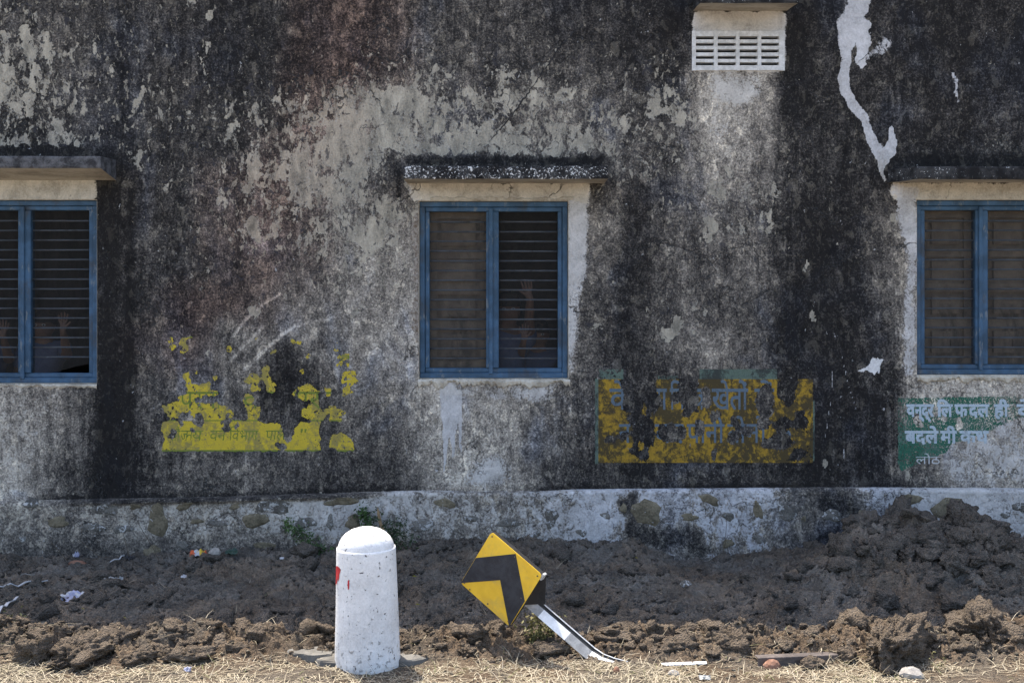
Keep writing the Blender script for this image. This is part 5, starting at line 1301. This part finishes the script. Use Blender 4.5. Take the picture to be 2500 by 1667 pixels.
    for sg in (-1, 1):
        bm = bmesh.new(); bmesh.ops.create_uvsphere(bm, u_segments=10, v_segments=6, radius=.0085*s, matrix=Matrix.Diagonal((1.4, .6, .8, 1)))
        e = bm_obj('eye', bm, M['eye'], root, True); e.location = (sg*.024*s+look*.018, -.0755*s, .922*s)
        bm = bmesh.new(); bmesh.ops.create_uvsphere(bm, u_segments=8, v_segments=6, radius=.0045*s); e2 = bm_obj('iris', bm, M['hair'], e, True); e2.location = (0, -.0042*s, 0)
    bm = bmesh.new(); bmesh.ops.create_uvsphere(bm, u_segments=12, v_segments=6, radius=.02*s, matrix=Matrix.Diagonal((1, .35, .3, 1))); mo = bm_obj('mouth', bm, M['lip'], root, True); mo.location = (look*.018, -.066*s, .880*s)
    return root
def wp(px, py, Y): return (wx(px, Y), Y, wz(py, Y))
person(wx(1240, .42), .42, (wz(762, .42)-.45)/.905, 'child in blue shirt behind middle window, taller, one hand raised high', {1: (wp(1292, 800, .36), wp(1294, 728, .20), (-.22, 0, 1), -1), -1: None}, .3)
person(wx(1316, .50), .50, (wz(822, .50)-.45)/.905, 'smaller child behind middle window, low at right, palm held up', {-1: (wp(1268, 880, .42), wp(1279, 831, .20), (.0, 0, 1), 1), 1: None}, -.3)
person(wx(108, .45), .45, (wz(800, .45)-.45)/.905, 'child behind left window with palm raised right of the mullion', {1: (wp(165, 870, .38), wp(153, 806, .20), (.05, 0, 1), 1), -1: None}, .2)
person(wx(-30, .45), .45, (wz(812, .45)-.45)/.905, 'child at the left photo edge behind left window, palm raised', {1: (wp(22, 880, .38), wp(8, 822, .20), (.12, 0, 1), -1), -1: None}, .2)

# ------------------------------------------------------------------ plants
def mat_leaf(name, a, b):
    k = NT(name); n = k.noise(14, 4, .6); c = k.mix(k.step(n, .38, .62), a, b); return k.done(c, .6, None, .3)
M['leaf'] = mat_leaf('green_vine_leaf', (.028, .060, .018), (.065, .125, .030)); M['leafdark'] = mat_leaf('dark_shrub_leaf', (.018, .032, .012), (.040, .065, .024))
M['leafdry'] = mat_leaf('withered_leaf', (.10, .095, .035), (.22, .20, .08)); M['twig'] = simple('dry_twig', (.045, .035, .024), (.10, .08, .055), 40)
M['wood'] = simple('splintered_wood', (.13, .085, .045), (.26, .18, .10), 30, stretch=(1, 1, .2))
def leaf_cloud(pts, n, size, spread, seed):
    r = np.random.RandomState(seed); P = np.array(pts); idx = r.randint(len(P), size=n)
    C = P[idx]+r.normal(0, 1, (n, 3))*np.array(spread); V, F = [], []
    for i in range(n):
        a = r.normal(0, 1, 3); a /= np.linalg.norm(a); b = np.cross(a, r.normal(0, 1, 3)); b /= np.linalg.norm(b); l = size*r.uniform(.6, 1.3); w = l*.42; nn = np.cross(a, b)
        c = C[i]; k = len(V)
        V += [c-a*l*.5, c+b*w*.5+nn*l*.08, c+a*l*.55, c-b*w*.5+nn*l*.08]; F.append((k, k+1, k+2, k+3))
    return V, F
def plant(name, label, cat, stems, nleaf, lsize, spread, mat, seed, stem_r=.003, stem_mat='twig', group=None):
    base = Vector(stems[0][0]); root = empty(name, base); tag(root, label, cat, group); allp = []
    for st in stems:
        P = [Vector(p)-base for p in st]; Q = []
        for a, b in zip(P[:-1], P[1:]):
            for i in range(4): Q.append(a.lerp(b, i/4))
        Q.append(P[-1]); V, F = tube_mesh(Q, [stem_r*(1-.6*i/len(Q)) for i in range(len(Q))], 5); mesh_obj('stem', V, F, M[stem_mat], root, True); allp += [tuple(q) for q in Q[2:]]
    if nleaf:
        V, F = leaf_cloud(allp, nleaf, lsize, spread, seed); mesh_obj('foliage', V, F, M[mat], root)
    return root
def pw(px, py, Y): return (wx(px, Y), Y, wz(py, Y))
plant('creeper', 'green leafy creeper sprawling up the plinth left of the bollard', 'creeper', [[pw(800, 1350, -.14), pw(760, 1335, -.15), pw(725, 1315, -.13), pw(705, 1285, -.11), pw(700, 1270, -.10)], [pw(800, 1350, -.14), pw(770, 1325, -.14), pw(740, 1300, -.12), pw(722, 1292, -.11)], [pw(830, 1352, -.14), pw(790, 1340, -.15), pw(750, 1332, -.16)]], 520, .024, (.022, .02, .022), 'leaf', 3)
plant('shrub', 'dark green scrubby bush behind the bollard against the plinth', 'bush', [[pw(930, 1350, -.16), pw(915, 1310, -.14), pw(895, 1265, -.12), pw(885, 1250, -.11)], [pw(930, 1350, -.16), pw(945, 1310, -.15), pw(925, 1270, -.12)], [pw(930, 1350, -.16), pw(970, 1325, -.18), pw(995, 1315, -.2)], [pw(930, 1350, -.16), pw(960, 1300, -.14), pw(970, 1280, -.13)]], 850, .025, (.038, .03, .034), 'leafdark', 4)
plant('shrub', 'bright green sprig at the left top of the bush behind the bollard', 'sprig', [[pw(900, 1310, -.16), pw(893, 1280, -.15), pw(888, 1258, -.14), pw(886, 1245, -.13)]], 130, .030, (.020, .016, .018), 'leaf', 5)
V, F = tube_mesh([pw(938, 1300, -.17), pw(928, 1275, -.16), pw(924, 1252, -.15), pw(922, 1240, -.15)], [.012, .013, .010, .003], 6)
st = mesh_obj('broken_stake', V, F, M['wood']); tag(st, 'splintered broken wooden stake in the bush behind the bollard', 'stake')
plant('weed', 'withered yellow green weed under the chevron sign post', 'weed', [[pw(1325, 1570, -2.08), pw(1320, 1530, -2.06), pw(1308, 1505, -2.05)], [pw(1325, 1570, -2.08), pw(1340, 1535, -2.06), pw(1350, 1520, -2.05)], [pw(1325, 1570, -2.08), pw(1300, 1545, -2.07), pw(1292, 1560, -2.08)]], 300, .030, (.026, .022, .026), 'leafdry', 6, .002)
plant('weed', 'pale flowering weed in front of the largest sunlit clod', 'weed', [[gp(2285, 1640, .02), gp(2280, 1615, .05), gp(2272, 1590, .085)], [gp(2285, 1640, .02), gp(2300, 1620, .05), gp(2305, 1605, .07)]], 40, .014, (.008, .008, .008), 'leafdry', 7, .0015)
plant('weed', 'faded green weed at the left photo edge above the sunlit ridge', 'weed', [[pw(15, 1560, -1.8), pw(20, 1530, -1.8), pw(30, 1510, -1.8)], [pw(15, 1560, -1.8), pw(0, 1530, -1.8)]], 90, .026, (.03, .02, .03), 'leafdry', 8, .002)
TW = [([pw(393, 1378, -.25), pw(375, 1340, -.18), pw(345, 1290, -.10), pw(318, 1240, -.075)], 'longest bare stalk leaning against the plinth on the left'),
      ([pw(318, 1370, -.2), pw(308, 1330, -.14), pw(300, 1300, -.10)], 'short bare stalk left of the longest one by the plinth'),
      ([pw(250, 1365, -.2), pw(215, 1335, -.14), pw(182, 1308, -.09)], 'thin bare stalk slanting left at the plinth foot'),
      ([pw(165, 1368, -.2), pw(145, 1345, -.14), pw(122, 1320, -.09)], 'leftmost thin bare stalk at the plinth foot'),
      ([pw(1757, 1378, -.2), pw(1770, 1330, -.12), pw(1775, 1260, -.075)], 'taller bare stalk against the blue white plinth left of the heap'),
      ([pw(1745, 1380, -.2), pw(1738, 1350, -.15), pw(1745, 1330, -.12)], 'short bare stalk beside the taller one left of the heap'),
      ([pw(590, 1580, -1.9), pw(594, 1550, -1.88), pw(596, 1532, -1.87)], 'upright dry stem on the dark soil left of the bollard'),
      ([pw(668, 1578, -1.85), pw(675, 1545, -1.8), pw(698, 1520, -1.75)], 'curved dry stem just left of the bollard'),
      ([gp(1000, 1610, .02), gp(1030, 1590, .05), gp(1036, 1560, .09)], 'pale bent straw right of the bollard'),
      ([gp(2048, 1560, .02), gp(2052, 1545, .04), gp(2058, 1533, .07)], 'small seed stalk on dark soil above the steel rail')]
for i, (pts, lab) in enumerate(TW): plant('dry_stalk', lab, 'stalk', [pts], 0, 0, 0, None, i, .0028 if i < 6 else .0022, group='dry stalks')

# ------------------------------------------------------------------ litter
def crumple(name, px, py, z, w, d, h, mat, label, cat, seed, rz=0.0, mats=None):
    x, y, _ = gpt(px, py, z); n = 12; V = []; r = np.random.RandomState(seed)
    U, Wv = np.meshgrid(np.linspace(-1, 1, n), np.linspace(-1, 1, n))
    ht = (billow(U*1.6+seed, Wv*1.6, seed, 3, .6, seed)*1.2)*h*(1-.5*(U**2+Wv**2)/2)
    ex = U*w/2*(1+.25*fbm(U+seed, Wv, 0, 3, .6, seed+1)); ey = Wv*d/2*(1+.25*fbm(U, Wv+seed, 4, 3, .6, seed+2))
    V = np.stack([ex, ey, ht], -1); f = grid_faces(n, n)
    keep_ = (np.hypot(U, Wv)[:-1, :-1]+fbm(U*2+seed, Wv*2, 0, 3, .6, seed+3)[:-1, :-1]*.6 < 1.15).ravel(); f = f[keep_]
    mi = None
    if mats: mi = r.randint(len(mats), size=len(f)); q = (U[:-1, :-1]+.5*fbm(U*1.5, Wv*1.5, seed, 2, .5, 7)[:-1, :-1]).ravel()[keep_]; mi = np.digitize(q, np.linspace(-.6, .6, len(mats)-1)) if len(mats) > 1 else mi
    o = mesh_obj(name, V, f, mat, None, False, mats=mats, midx=mi); o.location = (x, y, HT(x, y)+.006); o.rotation_euler = (R(24), 0, rz); tag(o, label, cat); return o
def plain(n, c): return simple(n, tuple(v*.8 for v in c), c, 25, .5, .001, .4)
cw, cb, cr_, cy_, cg = plain('white_plastic', (.46, .46, .47)), plain('lilac_blue_plastic', (.30, .31, .42)), plain('orange_red_foil', (.60, .11, .03)), plain('yellow_foil', (.62, .42, .04)), plain('dark_green_cloth', (.015, .045, .03))
cbk = plain('black_plastic', (.02, .02, .022)); cclear = plain('cloudy_plastic', (.26, .265, .26))
crumple('snack_wrapper', 484, 1376, .02, .11, .06, .045, None, 'crumpled red and yellow snack wrapper at the wall foot', 'wrapper', 3, .4, [cr_, cw, cy_, cr_])
crumple('plastic_bag', 276, 1438, .02, .11, .07, .05, cclear, 'cloudy clear plastic bag on the dark soil, left half', 'plastic bag', 5)
crumple('paper_litter', 176, 1462, .02, .13, .10, .05, None, 'crumpled white and lilac paper on the dark soil near left edge', 'paper', 6, -.5, [cw, cb, cw])
crumple('paper_litter', 187, 1370, .03, .045, .03, .06, None, 'small upright white and lilac wrapper at the plinth foot', 'wrapper', 7, 0, [cw, cb])
crumple('green_cloth', 565, 1378, .02, .08, .05, .03, cg, 'dark green cloth scrap at the wall foot', 'cloth', 8)
crumple('black_plastic', 318, 1388, .02, .06, .04, .06, cbk, 'black plastic twist beside the white stick on the left', 'plastic', 9)
crumple('paper_litter', 448, 1415, .02, .035, .03, .02, cw, 'small white crumpled paper left of centre on dark soil', 'paper', 10)
crumple('plastic_chip', 688, 1388, .02, .028, .022, .010, cw, 'white plastic chip right of the green cloth', 'plastic chip', 11)
crumple('plastic_chip', 588, 1558, .02, .022, .018, .010, cw, 'white plastic chip low on the dark soil left of the bollard', 'plastic chip', 12)
crumple('paper_litter', 458, 1638, .02, .035, .03, .02, cb, 'pale blue scrap on the grass below the left ridge', 'scrap', 13)
crumple('plastic_chip', 2443, 1423, .05, .024, .02, .02, cw, 'white chip on the heap near the right edge', 'plastic chip', 14)
crumple('paper_litter', 1720, 1658, .02, .055, .03, .015, cclear, 'pale crumpled paper on the grass below the buried strip', 'paper', 15)
def strip(name, p0, p1, w, mat, label, cat, lift=.012):
    a, b = Vector(p0), Vector(p1); V, F = [], []; d = (b-a).normalized(); s_ = d.cross(Vector((0, 0, 1))).normalized()
    for i in range(9):
        p = a.lerp(b, i/8); p.z = HT(p.x, p.y, .015)+lift+.006*math.sin(i*.8); ww = w*(1-.25*abs(i-4)/4)
        V += [p-s_*ww/2, p+s_*ww/2+Vector((0, 0, .004)), p-s_*ww/2+Vector((0, 0, .006)), p+s_*ww/2+Vector((0, 0, .010))]
    for i in range(8):
        k = 4*i; F += [(k, k+4, k+5, k+1), (k+2, k+3, k+7, k+6), (k, k+2, k+6, k+4), (k+1, k+5, k+7, k+3)]
    F += [(0, 1, 3, 2), (32, 34, 35, 33)]
    o = mesh_obj(name, V, F, mat); tag(o, label, cat); return o
strip('plastic_strip', gpt(-30, 1452, .02), gpt(116, 1434, .02), .030, cw, 'long white plastic strip on the soil at the left edge', 'plastic strip')
strip('plastic_strip', gpt(-20, 1503, .02), gpt(42, 1463, .02), .022, cw, 'short white curved strip below the long one at left edge', 'plastic strip')
strip('white_stick', gpt(262, 1392, .02), gpt(308, 1384, .02), .016, cw, 'short white stick at the wall foot beside black plastic', 'stick')
strip('grey_stick', gpt(50, 1420, .02), gpt(85, 1419, .02), .010, M['palestone'], 'grey stick on the soil near the left edge above the strip', 'stick')
V, F = tube_mesh([Vector(gpt(175, 1560, .03)), Vector(gpt(200, 1553, .04)), Vector(gpt(222, 1543, .04))], [.007, .008, .005], 6)
o = mesh_obj('grey_stick', V, F, M['twig']); tag(o, 'grey brown stick above the left sunlit ridge', 'stick')
r = random.Random(5)
for i, (px_, py_, lab) in enumerate(((244, 1428, 'yellow green leaf on soil by the plastic bag'), (303, 1510, 'yellow leaf on the dark soil below the plastic bag'), (202, 1486, 'bright yellow leaf touching the crumpled lilac paper'), (1012, 1430, 'yellow leaf on soil right of the bollard'), (1554, 1395, 'small yellow leaf on soil right of the chevron sign'), (1020, 1486, 'faded yellow green leaf low on soil left of the sign'))):
    x, y, _ = gpt(px_, py_, .02); l = .018
    o = mesh_obj('fallen_leaf', [(-l, 0, 0), (0, -.007, .006), (l, 0, .004), (0, .007, .008)], [(0, 1, 2, 3)], plain('yellow_leaf', (.34, .30, .04)) if i == 0 else bpy.data.materials['yellow_leaf']); o.location = (x, y, HT(x, y, .012)+.012); o.rotation_euler = (.5, .1, r.random()*3); tag(o, lab, 'leaf', 'fallen yellow leaves')
